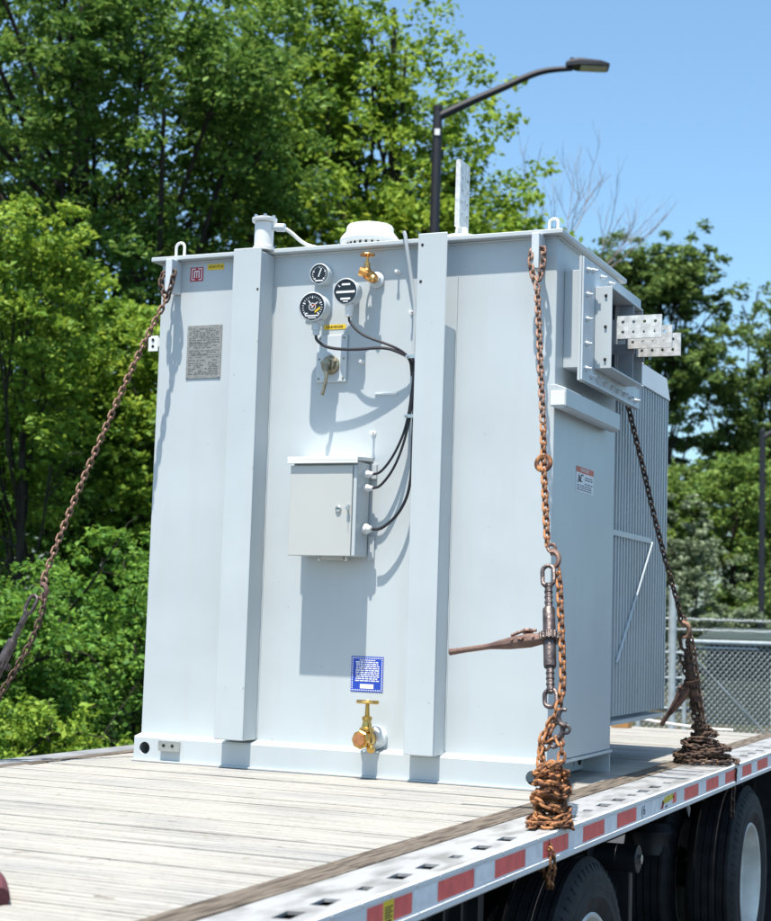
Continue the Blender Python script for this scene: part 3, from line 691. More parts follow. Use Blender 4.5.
gauge('temperature_gauge', (1.172,2.062), .043, .045, 0, 'small')
g2 = gauge('temperature_gauge', (1.187,1.905), .060, .130, 0, 'big')
g3 = gauge('level_gauge', (1.322,1.968), .054, .100, 0, 'level')
b = MB(); b.box(1.150,1.222,-.115,-.085,1.838,1.852); b.lathe([(.019,0),(.019,.03),(.014,.032),(.014,.05),(.008,.052)], (1.193,-.10,1.842), (0,0,-1), 14); b.build('cable_gland', 'paint2', g2)
b = MB(); b.lathe([(.017,0),(.017,.03),(.015,.031),(.015,.05),(.008,.054)], (1.330,-.078,1.918), (0,0,-1), 14); b.build('cable_gland', 'white', g3)
# cables
def cable(pts, r=.0065, m='black', it=3):
    b = MB(); b.tube(smooth_path(pts, it), r, 8); return b.build('cable', m, tf)
cable([(1.193,-.10,1.792),(1.195,-.10,1.77),(1.245,-.095,1.735),(1.37,-.085,1.725),(1.49,-.07,1.735),(1.555,-.05,1.712),(1.592,-.03,1.69),(1.598,-.025,1.62)])
cable([(1.330,-.078,1.866),(1.335,-.08,1.84),(1.395,-.08,1.785),(1.48,-.07,1.755),(1.555,-.05,1.725),(1.598,-.03,1.68),(1.603,-.025,1.61)], .0055)
cable([(1.456,-.062,1.215),(1.49,-.06,1.222),(1.545,-.05,1.30),(1.588,-.035,1.42),(1.606,-.03,1.60),(1.604,-.025,1.66)], .0055)
cable([(1.456,-.062,1.158),(1.49,-.06,1.165),(1.55,-.05,1.25),(1.592,-.035,1.40),(1.611,-.03,1.58),(1.609,-.025,1.66)], .0055)
cable([(1.460,-.062,.992),(1.50,-.06,.992),(1.575,-.05,1.06),(1.613,-.035,1.17),(1.610,-.03,1.40),(1.614,-.028,1.60),(1.600,-.025,1.70)], .0065)
cable([(1.553,-.052,2.215),(1.560,-.051,2.20),(1.566,-.05,2.16),(1.588,-.03,2.0),(1.607,-.025,1.88),(1.600,-.022,1.72),(1.610,-.022,1.50)], .008, 'cabside')
cable([(.998,-.03,2.270),(1.02,-.02,2.255),(1.06,.0,2.215),(1.10,.03,2.197),(1.2,.10,2.194)], .008, 'white')
for z in (1.696,1.452):
    b = MB(); b.box(1.578,1.625,-.048,-.040,z-.007,z+.007); b.cyl((1.584,-.0005,z),(1.584,-.058,z),.005,8); b.build('cable_clip', 'steel', tf)
# studs on the wall
for x, z in ((1.515,2.058),(1.583,1.885),(1.365,1.689),(1.426,1.391)):
    b = MB(); b.lathe([(.010,0),(.010,.004),(.0045,.0045),(.0045,.026),(.007,.026),(.007,.032)], (x,-.0005,z), (0,-1,0), 10); b.build('stud', 'white', tf)
b = MB(); b.box(1.425,1.525,-.006,-.0005,1.548,1.556); b.build('name_strip', 'white', tf, .002)
# tap changer
b = MB(); b.box(1.156,1.296,-.014,-.0005,1.608,1.806)
tp = b.build('tap_changer_plate', 'paint2', tf, .003)
b = MB()
for x in (1.17,1.282):
    for z in (1.622,1.705,1.792): b.lathe([(.005,0),(.004,.003)], (x,-.014,z), (0,-1,0), 8)
b.build('plate_screw', 'bronze', tp)
b = MB(); b.lathe([(.040,0),(.040,.012),(.030,.016),(.028,.034),(.018,.036),(.018,.05),(.001,.052)], (1.226,-.0145,1.678), (0,-1,0), 20)
for k in range(5):
    a = .4+2*PI*k/5; b.lathe([(.009,0),(.007,.02)], (1.226+.027*math.cos(a),-.03,1.678+.027*math.sin(a)), (0,-1,0), 8)
hb = b.build('tap_hub', 'bronze', tp)
b = MB(); b.tube([(1.230,-.056,1.695),(1.228,-.062,1.66),(1.232,-.066,1.62),(1.222,-.068,1.565),(1.214,-.068,1.545)], [.013,.012,.008,.007,.009], 10); b.build('tap_handle', 'bronze', hb)
# valves
def tee_handle(b, c, s_):
    c = Vector(c); b.cyl(c-Vector((.045,0,0))*s_, c+Vector((.045,0,0))*s_, .0075*s_, 8)
    for k in (-1,-.5,.5,1): b.lathe([(.010*s_,-.008*s_),(.012*s_,0),(.010*s_,.008*s_)], c+Vector((.04*k*s_,0,0)), (0,0,1), 10)
    pts = [c+Vector((math.cos(a)*.045, math.sin(a)*.045, 0))*s_ for a in [2*PI*k/20 for k in range(20)]]
    b.tube(pts, .0065*s_, 7, closed=True); b.cyl(c-Vector((0,.045,0))*s_, c+Vector((0,.045,0))*s_, .005*s_, 8)
b = MB(); b.lathe([(.046,0),(.046,.022),(.040,.026),(.036,.04),(.030,.05),(.001,.05)], (1.483,-.0005,.158), (0,-1,0), 24); dv = b.build('drain_valve', 'paint2', tf)
vx = 1.477
b = MB(); b.lathe([(.026,0),(.026,.012),(.031,.020),(.034,.035),(.031,.055),(.027,.062),(.030,.066),(.030,.078),(.026,.08)], (vx,-.05,.156), (-.04,-1,0), 20)
b.lathe([(.022,0),(.030,.004),(.030,.016),(.021,.022),(.016,.046),(.020,.048),(.020,.062),(.010,.066),(.008,.108),(.008,.125)], (vx-.002,-.088,.182), (0,0,1), 14)
b.tube([(vx+.012,-.10,.235),(vx+.028,-.115,.19),(vx+.036,-.12,.145)], .005, 6)
b.lathe([(.012,-.004),(.017,.004),(.017,.014),(.008,.02)], (vx+.034,-.115,.122), (.1,-1,-.1), 8)
tee_handle(b, (vx-.002,-.088,.302), .92); vb = b.build('valve_body', 'brass', dv)
b = MB(); b.lathe([(.037,0),(.037,.016),(.033,.020),(.033,.022)], (vx-.003,-.130,.156), (-.06,-1,0), 8); b.build('valve_cap', 'brass', vb)
b = MB(); b.lathe([(.027,0),(.027,.008),(.001,.009)], (vx-.004,-.152,.156), (-.06,-1,0), 6); b.build('valve_plug', 'copper', vb)
b = MB(); b.lathe([(.034,0),(.034,.012),(.024,.016),(.022,.034)], (1.418,-.0005,2.030), (0,-1,0), 20); sv = b.build('sampling_valve', 'paint2', tf)
b = MB(); b.tube([(1.418,-.03,2.030),(1.414,-.055,2.034),(1.400,-.075,2.040)], [.020,.024,.02], 12); b.tube([(1.405,-.066,2.045),(1.372,-.078,2.056)], [.018,.02], 8)
b.lathe([(.018,0),(.020,.012),(.012,.03),(.013,.045),(.006,.048),(.006,.080)], (1.400,-.066,2.045), (0,0,1), 12); tee_handle(b, (1.400,-.066,2.124), .62)
b.lathe([(.013,0),(.015,.01),(.006,.016)], (1.43,-.07,2.02), (.3,-1,0), 8)
b.build('valve_body', 'goldbrass', sv)
# ground pad
q = MB().box(.508,.603,-.073,-.051,.050,.094).build('ground_pad', 'steel', tf, .002)
b = MB()
for x in (.535,.577): b.lathe([(.0075,0),(.0075,.0008)], (x,-.0732,.073), (0,-1,0), 12)
b.build('bolt_hole', 'dark', q)
# relief valve on the left channel top
b = MB(); b.lathe([(.046,0),(.046,.016),(.041,.018),(.041,.120),(.036,.122),(.052,.124),(.054,.128),(.054,.140),(.046,.143),(.001,.143)], (.905,-.05,H-.009), (0,0,1), 28); rv = b.build('pressure_relief', 'white', tf)
b = MB(); b.cyl((.93,-.05,2.275),(.965,-.045,2.275),.014,12); b.cyl((.962,-.045,2.275),(.998,-.04,2.273),.018,12); b.build('relief_fitting', 'paint2', rv)
b = MB()
for k in range(6):
    a = 2*PI*k/6; b.lathe([(.007,0),(.007,.008)], (.905+.044*math.cos(a),-.05+.044*math.sin(a),H+.134), (0,0,1), 6)
b.build('relief_bolt', 'steel', rv)
# inspection cover on the lid
b = MB(); b.lathe([(.10,0),(.10,.075),(.128,.078),(.132,.088),(.128,.100),(.105,.128),(.103,.150),(.098,.158),(.001,.162)], (1.242,.30,H), (0,0,1), 40); pv = b.build('breather_cap', 'white', tf)
b = MB()
for k in range(24):
    a = 2*PI*k/24; b.box(-.004,.004,-.1045,-.1,.05,.074, Matrix.Translation((1.242,.30,H)) @ Matrix.Rotation(a, 4, 'Z'))
b.build('vent_slot', 'dark', pv)
# neutral bushing with flag terminal
b = MB(); b.lathe([(.055,0),(.055,.06),(.072,.062),(.072,.082),(.03,.088),(.026,.12)], (1.672,.30,H), (0,0,1), 28); bu = b.build('neutral_bushing', 'white', tf)
hl = [circ(.265+.0+u*.052, .335+v*.052, .0075, 10) for u in (0,1) for v in range(5)]
hl = [circ(.268+u*.06, 2.36+v*.052, .0075, 10) for u in (0,1) for v in range(4)]
holed('terminal_pad', rect(.238,.352,2.300,2.590), hl, .021, lambda u,v,w_: (1.662+w_, u, v), 'busbar', bu)

# ---- side throat with bus bars
sb = MB(); sb.box(XR+.0005, 2.262, .10, .108, 1.652, 2.047); sb.box(XR+.0005,2.262,.108,.96,1.652,1.660); sb.box(XR+.0005,2.262,.108,.96,2.039,2.047); sb.box(XR+.0005,2.262,.952,.96,1.66,2.039)
th = sb.build('bus_throat', 'paint', tf, .002)
holed('throat_flange', rect(.078,.985,1.598,2.098), [rect(.25,.84,1.68,2.0)], .011, lambda u,v,w_: (2.2625+w_, u, v), 'paint', th, .001)
holed('throat_flange', rect(.080,.983,1.600,2.096), [rect(.25,.84,1.68,2.0)], .008, lambda u,v,w_: (2.2745+w_, u, v), mat('flange_paint', (.52,.58,.62), .4), th, .001)
bl = MB()
def bolt(y, z):
    bl.lathe([(.012,0),(.012,.003),(.0095,.0035),(.0095,.011),(.005,.012),(.005,.024)], (2.2830,y,z), (1,0,0), 6)
    bl.lathe([(.011,0),(.011,.008)], (2.2620,y,z), (-1,0,0), 6)
for k in range(5): bolt(.13, 1.65+.1*k)
for k in range(8): bolt(.20+.1*k, 1.628)
for k in range(3): bolt(.20+.13*k, 2.062)
for k in range(4): bolt(.95, 1.70+.1*k)
bl.build('flange_bolt', 'paint2', th)
b = MB(); y0, y1, z0, z1 = .242, .748, 1.668, 2.004; xo = 2.354
b.box(2.2835,xo,y0,y0+.008,z0,z1); b.box(2.2835,xo,y0+.008,y1,z0,z0+.008); b.box(2.2835,xo,y0+.008,y1,z1-.008,z1); b.box(2.2835,xo,y1-.008,y1-.0005,z0+.008,z1-.008)
col_ = b.build('outer_collar', 'paint', th, .0015)
b = MB()
for z in (1.704,1.838,1.966): b.tube([(2.324,y0-.0006,z),(2.334,y0-.0006,z)], .0065, 10)
b.build('slot_hole', 'dark', col_)
b = MB(); b.box(2.2605,2.2655,.25,.838,1.682,1.998); b.build('throat_shade', 'dark', th)  # black sheet added to stand in for the shade inside the throat
# inner divider seen in the opening
b = MB(); b.box(2.268,2.350,.60,.608,1.677,1.995); b.build('divider', mat('divider_paint', (.30,.34,.38), .5), th)
for y, xl, xr_, zb, zt in ((.30,2.361,2.545,1.797,1.891),(.50,2.350,2.540,1.791,1.885),(.67,2.346,2.537,1.784,1.882)):
    hs = [circ(xl+.024+k*.0445, zz, .0068, 10) for k in range(4) for zz in (zb+.027, zt-.026)]
    bar = holed('bus_bar', rect(xl,xr_,zb,zt), hs, .010, lambda u,v,w_, y=y: (u, y+w_, v), 'busbar', th)
    b = MB(); b.box(2.267,xl+.03,y+.0105,y+.020,zb-.02,zt-.012); b.build('bar_stem', mat('stem', (.30,.32,.34), .5, .3), bar)
# wire gutter under the throat
b = MB()
pr = [(XR+.0005,1.562),(XR+.022,1.562),(2.262,1.545),(2.262,1.478),(2.254,1.468),(XR+.030,1.468),(XR+.0005,1.478)]
b.add([(x,y,z) for y in (-.08+.02,.735) for x,z in pr], [tuple(range(7)), tuple(range(7,14))]+[(i,(i+1)%7,7+(i+1)%7,7+i) for i in range(7)])
gt = b.build('side_gutter', 'paint', tf, .002)
b = MB(); b.box(XR+.004,2.258,-.066,-.0605,1.478,1.535); b.build('gutter_cap', 'white', gt, .003)
# ---- radiator
RX = 2.150; Y0r, Y1r = .985, 1.985
b = MB(); b.box(RX-.062,RX-.05,Y0r,Y1r,.215,1.80); rad = b.build('radiator', 'paint', tf)
b = MB(); k = 0; yy = Y0r+.02
while yy < Y1r-.01:
    pr = [(RX-.0495,yy-.010),(RX+.030,yy-.008),(RX+.030,yy+.008),(RX-.0495,yy+.010)]
    b.add([(x,y,z) for z in (.235,1.775) for x,y in pr], [(0,1,2,3),(4,5,6,7),(0,1,5,4),(1,2,6,5),(2,3,7,6),(3,0,4,7)]); yy += .050
b.build('cooling_tube', 'paint', rad)
b = MB()
for k in range(5):
    x = RX-.09-k*.38; b.box(x-.02,x,Y0r,Y1r,.215,1.86)
b.build('radiator_panel', 'paint', rad)
b = MB(); b.add([(2.166,Y0r,1.895),(2.166,Y1r-.005,1.895),(2.184,Y1r-.005,1.780),(2.184,Y0r,1.780),(2.11,Y0r,1.895),(2.11,Y1r,1.895),(2.151,Y1r,1.776),(2.151,Y0r,1.776)], [(0,1,2,3),(4,5,6,7),(0,1,5,4),(1,2,6,5),(2,3,7,6),(3,0,4,7)]); b.build('radiator_header', 'paint', rad, .002)
b = MB(); b.box(.5,2.09,Y0r+.02,Y1r-.02,1.86,1.892); b.box(.6,2.0,D,Y0r,1.70,1.80); b.box(.6,2.0,D,Y0r,.25,.35); b.build('header_pipe', 'paint', rad)
b = MB(); b.box(RX+.0305,RX+.036,.90,1.62,1.035,1.060); b.tube([(RX+.036,1.64,1.04),(RX+.036,1.02,.47)], .0065, 10); b.box(RX-.06,RX+.028,Y0r,Y1r-.03,.195,.213); b.build('radiator_brace', 'paint', rad)

# ------------------------------------------------------------------ vegetation
def bear(deg, dist, z=GZ):
    """a spot on the ground at a compass bearing west of +Y and a distance from where the photographer stands"""
    a = math.radians(deg); return Vector((CP.x - math.sin(a)*dist, CP.y + math.cos(a)*dist, z))
def leaves_mesh(name, C, size, rs, m, parent, up_bias=.5, aspect=.6):
    """C: (n,3) leaf centres"""
    n_ = len(C); 
    nr = rs.normal(size=(n_,3)); nr[:,2] = np.abs(nr[:,2])+up_bias*1.5; nr /= np.linalg.norm(nr,axis=1)[:,None]
    t = rs.normal(size=(n_,3)); t -= nr*(t*nr).sum(1)[:,None]; t /= np.linalg.norm(t,axis=1)[:,None]
    b = np.cross(nr, t); s = size*rs.uniform(.45,1.2,(n_,1)); 
    v = np.empty((n_,4,3)); fold = rs.uniform(.0,.35,(n_,1))
    v[:,0] = C - t*s*.55; v[:,2] = C + t*s*.55 - nr*s*.12
    v[:,1] = C + b*s*aspect*.5 + nr*s*fold*.4; v[:,3] = C - b*s*aspect*.5 + nr*s*fold*.4
    me = bpy.data.meshes.new(name); me.vertices.add(n_*4); me.vertices.foreach_set('co', v.reshape(-1).astype(np.float32))
    me.loops.add(n_*4); me.loops.foreach_set('vertex_index', np.arange(n_*4, dtype=np.int32))
    me.polygons.add(n_); me.polygons.foreach_set('loop_start', np.arange(0, n_*4, 4, dtype=np.int32)); me.update(calc_edges=True); me.validate()
    me.materials.append(m)
    o = bpy.data.objects.new(name, me); COL.objects.link(o); attach(o, parent); return o
def tree(kind, label, loc, top, crown, nl, size, m, seed, cat='tree', group=None, trunk_r=.2, bark='bark', csz=(.45,.95), flat=.6, twig=True, lean=(0,0), dens=1., gaps=0., bare=False):
    """crown: list of ellipsoids (dx,dy,z,rx,ry,rz,number of leaf clusters)"""
    rs = np.random.default_rng(seed); root = empty(kind, loc, label, cat, group)
    L = np.array(loc); cl = []
    for (dx,dy,z,rx,ry,rz,k) in crown:
        d = rs.normal(size=(k,3)); d /= np.linalg.norm(d,axis=1)[:,None]; r = rs.uniform(.35,1.0,(k,1))**.55*rs.uniform(.85,1.12,(k,1))
        cl.append(np.array([L[0]+dx, L[1]+dy, z]) + d*r*np.array([rx,ry,rz]))
    cl = np.concatenate(cl); cl = cl[cl[:,2] > GZ+.15]
    # trunk and limbs
    b = MB(); zt = max(c[2]+c[5]*.55 for c in crown); zb = GZ-.1
    N = 9; tp = []
    for i in range(N):
        t = i/(N-1); tp.append(Vector((L[0]+lean[0]*t+.12*math.sin(seed+3*t)*top*.1, L[1]+lean[1]*t+.12*math.cos(seed*2+4*t)*top*.1, zb+(zt-zb)*t)))
    b.tube(tp, [trunk_r*(1-.86*i/(N-1)) for i in range(N)], 10)
    b.build('trunk', bark, root)
    lb = MB()
    for i, c in enumerate(cl):
        if not bare and i % 4 and len(cl) > 40: continue
        c = Vector(c); h = zb+(zt-zb)*min(.95, max(.12, ((c.z-zb)/(zt-zb))*rs.uniform(.45,.8)))
        t = (h-zb)/(zt-zb)*(N-1); k = min(N-2, int(t)); s0 = tp[k].lerp(tp[k+1], t-k)
        mid = s0.lerp(c, .5)+Vector(rs.normal(size=3)*.12)*(c-s0).length*.6+Vector((0,0,-.06*(c-s0).length)); r0 = max(.012, trunk_r*.28*(1-.6*t/N))
        lb.tube(smooth_path([s0, s0.lerp(mid,.5)+Vector(rs.normal(size=3)*.05), mid, c],1), [r0*(1-.9*q/10)+.004 for q in range(11)][:len(smooth_path([s0,s0,mid,c],1))], 5)
        if twig:
            for _ in range(3):
                e = c+Vector(rs.normal(size=3))*.3; lb.tube([mid.lerp(c,rs.uniform(.5,1)), e.lerp(c,.5)+Vector(rs.normal(size=3)*.05), e], [.010,.006,.003], 4)
    lb.build('limbs', bark, root)
    # leaves
    if nl:
        w_ = rs.uniform(.4,1.6,len(cl)); w_ /= w_.sum(); cnt = rs.multinomial(nl, w_); P = []
        for c, k in zip(cl, cnt):
            r = rs.uniform(*csz); ns = max(3, int(k/38)); sub = c + rs.normal(size=(ns,3))*np.array([r,r,r*min(1,flat*1.45)])*.66     # sprays inside a cluster
            j = rs.integers(0, ns, k); P.append(sub[j] + rs.normal(size=(k,3))*np.array([r,r,r*.6])*.19)
        P = np.concatenate(P); P = P[P[:,2] > GZ+.05]
        leaves_mesh('crown', P, size, rs, M[m], root)
    return root

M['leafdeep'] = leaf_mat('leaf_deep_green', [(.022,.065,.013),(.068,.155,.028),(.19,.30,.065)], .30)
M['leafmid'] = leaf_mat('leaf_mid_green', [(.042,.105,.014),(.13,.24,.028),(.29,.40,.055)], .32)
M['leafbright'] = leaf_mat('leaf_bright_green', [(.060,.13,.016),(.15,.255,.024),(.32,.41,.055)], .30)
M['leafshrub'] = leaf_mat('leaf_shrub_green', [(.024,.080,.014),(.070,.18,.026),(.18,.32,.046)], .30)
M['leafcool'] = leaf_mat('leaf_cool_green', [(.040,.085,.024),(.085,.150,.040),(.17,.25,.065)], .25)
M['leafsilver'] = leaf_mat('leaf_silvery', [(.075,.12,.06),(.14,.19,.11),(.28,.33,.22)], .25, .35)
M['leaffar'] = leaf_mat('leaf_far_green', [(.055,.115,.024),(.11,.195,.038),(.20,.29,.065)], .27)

# big trees on the left
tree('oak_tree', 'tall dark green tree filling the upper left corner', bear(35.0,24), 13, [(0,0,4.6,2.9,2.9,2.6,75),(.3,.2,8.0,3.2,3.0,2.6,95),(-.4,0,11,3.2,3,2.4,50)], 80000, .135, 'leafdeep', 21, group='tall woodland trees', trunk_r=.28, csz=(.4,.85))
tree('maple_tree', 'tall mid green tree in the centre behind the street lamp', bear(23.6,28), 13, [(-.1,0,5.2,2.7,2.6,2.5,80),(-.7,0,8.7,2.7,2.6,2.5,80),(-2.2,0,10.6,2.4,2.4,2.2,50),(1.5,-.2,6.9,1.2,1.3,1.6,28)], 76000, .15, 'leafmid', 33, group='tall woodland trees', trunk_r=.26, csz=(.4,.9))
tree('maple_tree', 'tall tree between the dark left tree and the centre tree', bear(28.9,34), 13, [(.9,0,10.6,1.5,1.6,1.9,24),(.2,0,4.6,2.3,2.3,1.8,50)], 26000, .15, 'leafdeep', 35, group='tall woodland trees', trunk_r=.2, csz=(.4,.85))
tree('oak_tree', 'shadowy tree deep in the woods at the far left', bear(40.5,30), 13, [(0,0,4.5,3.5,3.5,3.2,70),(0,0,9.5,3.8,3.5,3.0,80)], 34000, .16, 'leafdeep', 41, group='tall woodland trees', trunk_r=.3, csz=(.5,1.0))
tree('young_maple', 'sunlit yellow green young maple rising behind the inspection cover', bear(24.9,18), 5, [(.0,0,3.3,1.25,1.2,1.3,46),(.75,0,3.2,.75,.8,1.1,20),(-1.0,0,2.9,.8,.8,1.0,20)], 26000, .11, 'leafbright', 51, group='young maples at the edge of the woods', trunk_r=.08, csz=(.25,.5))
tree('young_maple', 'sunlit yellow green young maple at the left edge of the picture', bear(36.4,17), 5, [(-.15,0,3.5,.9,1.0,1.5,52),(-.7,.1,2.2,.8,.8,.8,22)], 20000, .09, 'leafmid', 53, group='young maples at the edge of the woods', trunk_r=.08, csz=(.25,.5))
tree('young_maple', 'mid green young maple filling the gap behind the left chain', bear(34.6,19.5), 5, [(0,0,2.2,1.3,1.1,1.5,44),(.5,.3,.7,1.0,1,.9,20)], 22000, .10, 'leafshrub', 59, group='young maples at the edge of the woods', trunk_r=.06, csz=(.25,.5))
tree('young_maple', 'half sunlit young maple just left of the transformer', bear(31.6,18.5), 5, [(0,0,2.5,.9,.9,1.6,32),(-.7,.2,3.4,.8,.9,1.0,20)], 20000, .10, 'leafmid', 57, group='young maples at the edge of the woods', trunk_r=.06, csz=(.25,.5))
# understory
for k, (bd, ds, zt_, rx, nl, m, lb_) in enumerate([
    (38.4,14.5,.7,1.2,11000,'leafshrub','leafy bush under the left chain at the frame edge'),
    (34.6,15.5,1.1,1.3,14000,'leafshrub','wide fern leaved bush behind the middle of the left chain'),
    (32.2,16.5,.9,1.1,12000,'leafshrub','bush beside the lower left corner of the transformer'),
    (36.4,13.2,-.35,.8,7000,'leafmid','low bright bush at the left end of the deck'),
    (33.6,19.5,2.2,1.5,14000,'leafdeep','dark thicket bush behind the others left of the transformer')]):
    p = bear(bd, ds); h = zt_-GZ
    tree('shrub', lb_, p, 2, [(0,0,GZ+h*.55,rx,rx,h*.6,int(34+rx*14))], int(nl*1.4), .075, m, 70+k, 'shrub', 'shrubs below the woodland trees', trunk_r=.03, csz=(.18,.42), flat=.5)
for k, (bd, ds, lb_) in enumerate([(32.0,20.5,'thin bare trunk in the shade just left of the transformer base'),(34.2,23,'slender trunk deep in the shade below the left chain')]):
    p = bear(bd, ds); r_ = empty('sapling', p, lb_, 'tree', 'thin trunks in the undergrowth'); b = MB()
    b.tube([p+Vector((.05*math.sin(i),.03*i,i*.6)) for i in range(8)], [.05-.004*i for i in range(8)], 7); b.build('trunk', 'bark', r_)
# woodland mass behind
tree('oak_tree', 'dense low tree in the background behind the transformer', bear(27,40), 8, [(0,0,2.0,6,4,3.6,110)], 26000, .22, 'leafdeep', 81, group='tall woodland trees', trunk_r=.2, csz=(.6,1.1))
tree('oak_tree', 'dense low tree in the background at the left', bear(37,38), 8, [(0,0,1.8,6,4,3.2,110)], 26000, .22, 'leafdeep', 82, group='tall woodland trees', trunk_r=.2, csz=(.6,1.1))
# dead tree
def dead_tree(loc, label, seed, tips):
    rs = random.Random(seed); root = empty('bare_tree', loc, label, 'tree'); b = MB()
    def grow(p, d, L_, r, lvl):
        q = [p]
        for i in range(5):
            d = (d+Vector((rs.uniform(-.16,.16), rs.uniform(-.16,.16), rs.uniform(-.03,.14)))).normalized(); p = p+d*L_/5; q.append(p)
        b.tube(q, [r*(1-.1*i) for i in range(6)], 5)
        if lvl == 0: return
        for k in range(4 if lvl > 1 else 5):
            a = d+Vector((rs.uniform(-.9,.9), rs.uniform(-.6,.6), rs.uniform(-.1,.7))); grow(q[rs.randint(2,5)], a.normalized(), L_*rs.uniform(.45,.65), r*.5, lvl-1)
    for t_ in tips: grow(Vector(loc), Vector(t_).normalized(), 2.5, .028, 3)
    b.build('trunk', 'deadbark', root)
p = bear(18.5,31,GZ); 
b_ = MB(); dead_tree(p+Vector((-.1,0,7.3)), 'leafless grey tree showing thin twigs against the sky beside the centre tree', 5, [(.45,.1,1.1),(.9,.15,.95),(.15,0,1.2)])
dt = [o for o in bpy.data.objects if o.name.startswith('bare_tree')][0]
b_.tube([p, p+Vector((.1,0,3.6)), p+Vector((-.1,0,7.35))], [.12,.10,.07], 8); b_.build('lower_trunk', 'deadbark', dt)
# right hand woods
RG = 'trees beyond the chain link fence'
tree('poplar_tree', 'tall airy tree with feathery top behind the bus bars', bear(13.6,55), 15, [(-.6,0,6.0,2.4,2.4,4.0,70),(-1.6,0,11.0,1.4,1.4,2.6,36),(.5,0,11.0,1.7,1.6,2.9,48),(.7,0,13.0,1.0,1.0,1.0,14),(-1.5,0,13.2,.7,.7,.8,9)], 40000, .22, 'leafcool', 91, group=RG, trunk_r=.25, csz=(.45,.85))
tree('poplar_tree', 'large tree at the right edge of the picture above the small lamp post', bear(10.2,58), 14, [(.2,0,5.5,3.2,3,4.0,90),(.2,0,9.6,2.8,2.4,3.0,66)], 36000, .22, 'leafcool', 92, group=RG, trunk_r=.25, csz=(.5,.95))
tree('poplar_tree', 'dark tree in the gap between the cooling fins and the silvery bush', bear(15.9,52), 9, [(0,0,3.6,2.6,2.4,4.4,80)], 26000, .22, 'leafcool', 93, group=RG, trunk_r=.2, csz=(.5,.9))
tree('locust_tree', 'lighter green spreading tree behind the small lamp post', bear(11.2,46), 7, [(.3,0,4.1,2.3,2.0,1.9,50),(1.4,0,2.4,2.0,2,1.8,40)], 24000, .17, 'leaffar', 94, group=RG, trunk_r=.15, csz=(.4,.8), flat=.35)
tree('locust_tree', 'rounded light green tree low beside the cooling fins', bear(14.0,47), 7, [(0,0,3.3,1.3,1.3,1.7,34)], 12000, .17, 'leaffar', 95, group=RG, trunk_r=.12, csz=(.4,.7), flat=.4)
tree('olive_bush', 'pale silvery green bush behind the fence', bear(12.35,33), 5, [(-.25,0,1.0,1.15,1.1,2.1,56),(.35,0,.3,1.0,1,1.2,30)], 20000, .105, 'leafsilver', 96, 'shrub', trunk_r=.06, csz=(.22,.42))
tree('hedge_bush', 'dark green bush at the right edge below the small lamp post', bear(9.4,38), 5, [(0,0,.6,1.3,1.3,1.7,44)], 14000, .13, 'leafcool', 97, 'shrub', trunk_r=.06, csz=(.3,.5))
tree('poplar_tree', 'far line of trees behind everything on the right', bear(11,75), 9, [(0,0,3.5,12,3,5.2,150)], 30000, .34, 'leafcool', 98, group=RG, trunk_r=.2, csz=(.8,1.5))

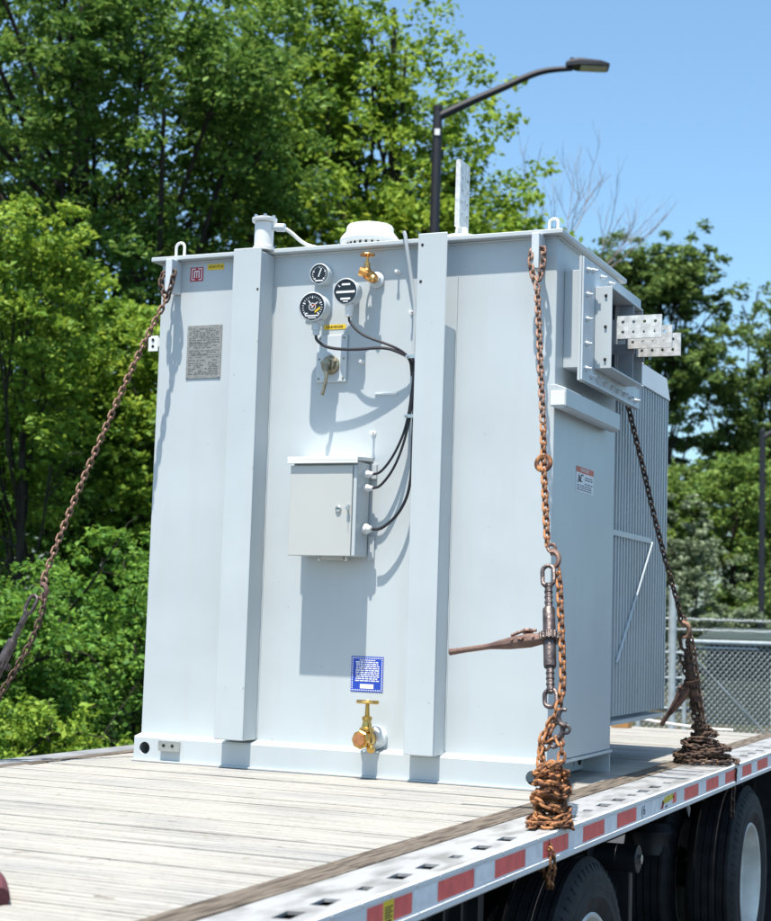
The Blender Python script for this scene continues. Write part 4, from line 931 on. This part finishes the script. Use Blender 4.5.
# ------------------------------------------------------------------ street lamps
def street_lamp(base, adir, htop, label, arm=2.63, rise=.77, r=.075, tagw=True):
    base = Vector(base); root = empty('street_lamp', base, label, 'street lamp', 'black street lamps')
    b = MB(); top = Vector((base.x, base.y, htop)); b.tube([base, top], [r*1.25, r], 14); b.lathe([(r*1.05,0),(r*1.05,.06),(.01,.09)], top, (0,0,1), 14)
    b.lathe([(.2,0),(.2,.04),(.12,.08)], base, (0,0,1), 14); b.build('pole', 'lamppost', root)
    a = Vector(adir).normalized(); Z = Vector((0,0,1))
    p = [top-Z*.12, top+a*(arm*.20)+Z*(rise*.20), top+a*(arm*.40)+Z*(rise*.52), top+a*(arm*.56)+Z*(rise*.80), top+a*(arm*.66)+Z*(rise*.90), top+a*(arm*.80)+Z*rise*.94]
    b = MB(); q = smooth_path(p, 3); n_ = len(q); b.tube(q, [r*.95-(r*.42)*i/(n_-1) for i in range(n_)], 10); b.build('arm', 'lamppost', root)
    # flat LED head
    c0 = top+a*(arm*.76)+Z*(rise*.94); s_ = Vector((-a.y, a.x, 0)); h = MB()
    prof = [(0,.07,.05),(.08,.11,.085),(.2,.17,.10),(.55,.18,.07),(.68,.14,.035)]
    rings = []
    for t, wd, ht in prof:
        c = c0+a*t+Z*(.05-.02*t); rings += [c-s_*wd-Z*.03, c-s_*wd+Z*(ht*.4), c-s_*wd*.6+Z*ht, c+s_*wd*.6+Z*ht, c+s_*wd+Z*(ht*.4), c+s_*wd-Z*.03]
    fs = [tuple(range(5,-1,-1)), tuple(24+k for k in range(6))]+[(i*6+k, i*6+(k+1)%6, (i+1)*6+(k+1)%6, (i+1)*6+k) for i in range(4) for k in range(6)]
    h.add(rings, fs); h.lathe([(.035,0),(.035,.05),(.01,.06)], c0+a*.10+Z*.12, (0,0,1), 10); hd = h.build('lamp_head', 'lamppost', root)
    l_ = MB(); c = c0+a*.40+Z*.012; vs = []
    for dz in (0,-.008):
        for u, v in ((-.17,-.13),(.25,-.13),(.25,.13),(-.17,.13)): vs.append(c+a*u+s_*v+Z*(dz-.009-.02*u))
    l_.add(vs, [(0,1,2,3),(4,5,6,7),(0,1,5,4),(1,2,6,5),(2,3,7,6),(3,0,4,7)]); l_.build('lens', 'lens', hd, smooth=False)
    if tagw:
        b = MB(); q = top-Z*.38; v_ = (CP-q); v_.z = 0; v_.normalize(); e = Vector((-v_.y, v_.x, 0)); c = q+v_*(r*1.06)
        b.add([c+e*x+Z*z+v_*d for d in (0,.004) for x, z in ((-.04,-.05),(.04,-.05),(.04,.05),(-.04,.05))], [(0,1,2,3),(4,5,6,7),(0,1,5,4),(1,2,6,5),(2,3,7,6),(3,0,4,7)]); b.build('pole_tag', 'paper', root, smooth=False)
    return root
street_lamp((-5.08,16.65,GZ), (2.44,.99,0), 8.65, 'tall black street lamp with its arm reaching right above the transformer')
street_lamp((-2.18,29.0,GZ), (1,.3,0), 4.95, 'distant black street lamp at the right edge of the picture', tagw=False, r=.058, arm=1.3, rise=.25)

# ------------------------------------------------------------------ chain link fence
fn = empty('chain_link_fence', bear(12.5,20), 'galvanised chain link fence with barbed wire behind the rear of the trailer', 'fence')
FA = bear(17.2,19.6); FB = bear(8.4,20.6); fd = (FB-FA); FL = fd.length; fd.normalize(); FT = .47
def fp(s, z): return FA+fd*s+Vector((0,0,z-GZ))
SPOST = FL*(17.2-13.3)/(17.2-8.4)
for s_, h, r in ((SPOST, 1.12, .050), (SPOST+.16, .50, .03), (SPOST-.42, .50, .03), (FL*.02,.6,.03), (FL*.93, .50, .03)):
    b = MB(); b.cyl(fp(s_, GZ), fp(s_, h), r, 14); b.lathe([(r*1.1,0),(r*1.1,.02),(r*.5,.05)], fp(s_, h), (0,0,1), 12); b.build('post', 'galv', fn)
for a, c, z in ((0, SPOST-.42, FT+.03), (SPOST+.16, FL, FT)):
    b = MB(); b.cyl(fp(a, z), fp(c, z), .028, 10); b.build('top_rail', 'galv', fn)
b = MB(); b.cyl(fp(SPOST+.18, FT-.10), fp(SPOST+1.25, FT-1.15), .008, 8); b.build('brace', 'galv', fn)
b = MB(); b.cyl(fp(SPOST+.18, FT-.07), fp(SPOST+1.1, FT-.07), .010, 8); b.build('brace', 'galv', fn)
for z in (.02,-.35,.33):
    b = MB(); b.cyl(fp(SPOST-.44,z), fp(SPOST+.16,z), .014, 8); b.build('brace', 'galv', fn)
for k in range(4):
    s_ = SPOST+1.28+.075*k; b = MB(); b.cyl(fp(s_, GZ+.05), fp(s_, FT-(.12 if k % 2 else .3)), .011, 8); b.build('picket', 'galv', fn)
for z in (.62,.75):
    b = MB(); b.tube([fp(FL*k/24, z-.008*(k%2)) for k in range(25)], .006, 5)
    for k in range(60):
        c = fp(FL*(k+.5)/60, z-.004); 
        for a in (.8,-.8): b.cyl(c-Vector((fd.x*.02,fd.y*.02,a*.03)), c+Vector((fd.x*.02,fd.y*.02,a*.03)), .0025, 4)
    b.build('barbed_wire', 'galv', fn)
b = MB(); pitch = .075; hgt = FT-GZ-.02; k = -int(hgt/pitch)-1
while k*pitch < FL:
    for sgn in (1,-1):
        s0, s1 = k*pitch, k*pitch+hgt*.92; z0, z1 = (GZ, GZ+hgt) if sgn == 1 else (GZ+hgt, GZ)
        if s0 < 0: q = -s0/(s1-s0); z0 += (z1-z0)*q; s0 = 0
        if s1 > FL: q = (s1-FL)/(s1-s0); z1 -= (z1-z0)*q; s1 = FL
        if s1 > s0: 
            o_ = Vector((-fd.y, fd.x, 0))*.003*sgn; b.tube([fp(s0,z0)+o_, fp(s1,z1)+o_], .0052, 4, cap=False)
    k += 1
b.build('wire_mesh', 'wire', fn)
# low building behind the fence
sh = empty('storage_shed', bear(10.2,30), 'low dark green roofed shed partly hidden behind the fence', 'shed')
c = bear(10.0,30); T = Matrix.Translation((c.x,c.y,0)) @ Matrix.Rotation(math.radians(8),4,'Z')
b = MB(); b.box(-1.0,3.5,-.9,.9,GZ,.42,T); b.build('wall', 'shedwall', sh)
b = MB(); b.add([T @ Vector(v) for v in ((-1.15,-1.1,.42),(3.7,-1.1,.42),(3.7,1.1,.42),(-1.15,1.1,.42),(-.9,0,.66),(3.5,0,.66),(-1.15,-1.1,.46),(3.7,-1.1,.46),(3.7,1.1,.46),(-1.15,1.1,.46))], [(0,1,2,3),(0,1,7,6),(2,3,9,8),(1,2,8,7),(3,0,6,9),(6,7,5,4),(8,9,4,5),(7,8,5),(9,6,4)]); b.build('roof', 'roofgreen', sh, smooth=False)
b = MB()
rg = random.Random(2)
for k in range(2600):
    s_ = rg.uniform(0, FL); p = fp(s_, GZ) + Vector((-fd.y, fd.x, 0))*rg.uniform(.1,2.5); h = rg.uniform(.15,.45); a = rg.uniform(0,PI); d = Vector((math.cos(a),math.sin(a),0))*.008; e = Vector((rg.uniform(-.08,.08),rg.uniform(-.08,.08),h))
    b.add([p-d,p+d,p+e], [(0,1,2)])
g_ = b.build('tall_grass', 'leafdeep', None, smooth=False); tag(g_, 'strip of tall grass behind the chain link fence', 'grass', kind='stuff')
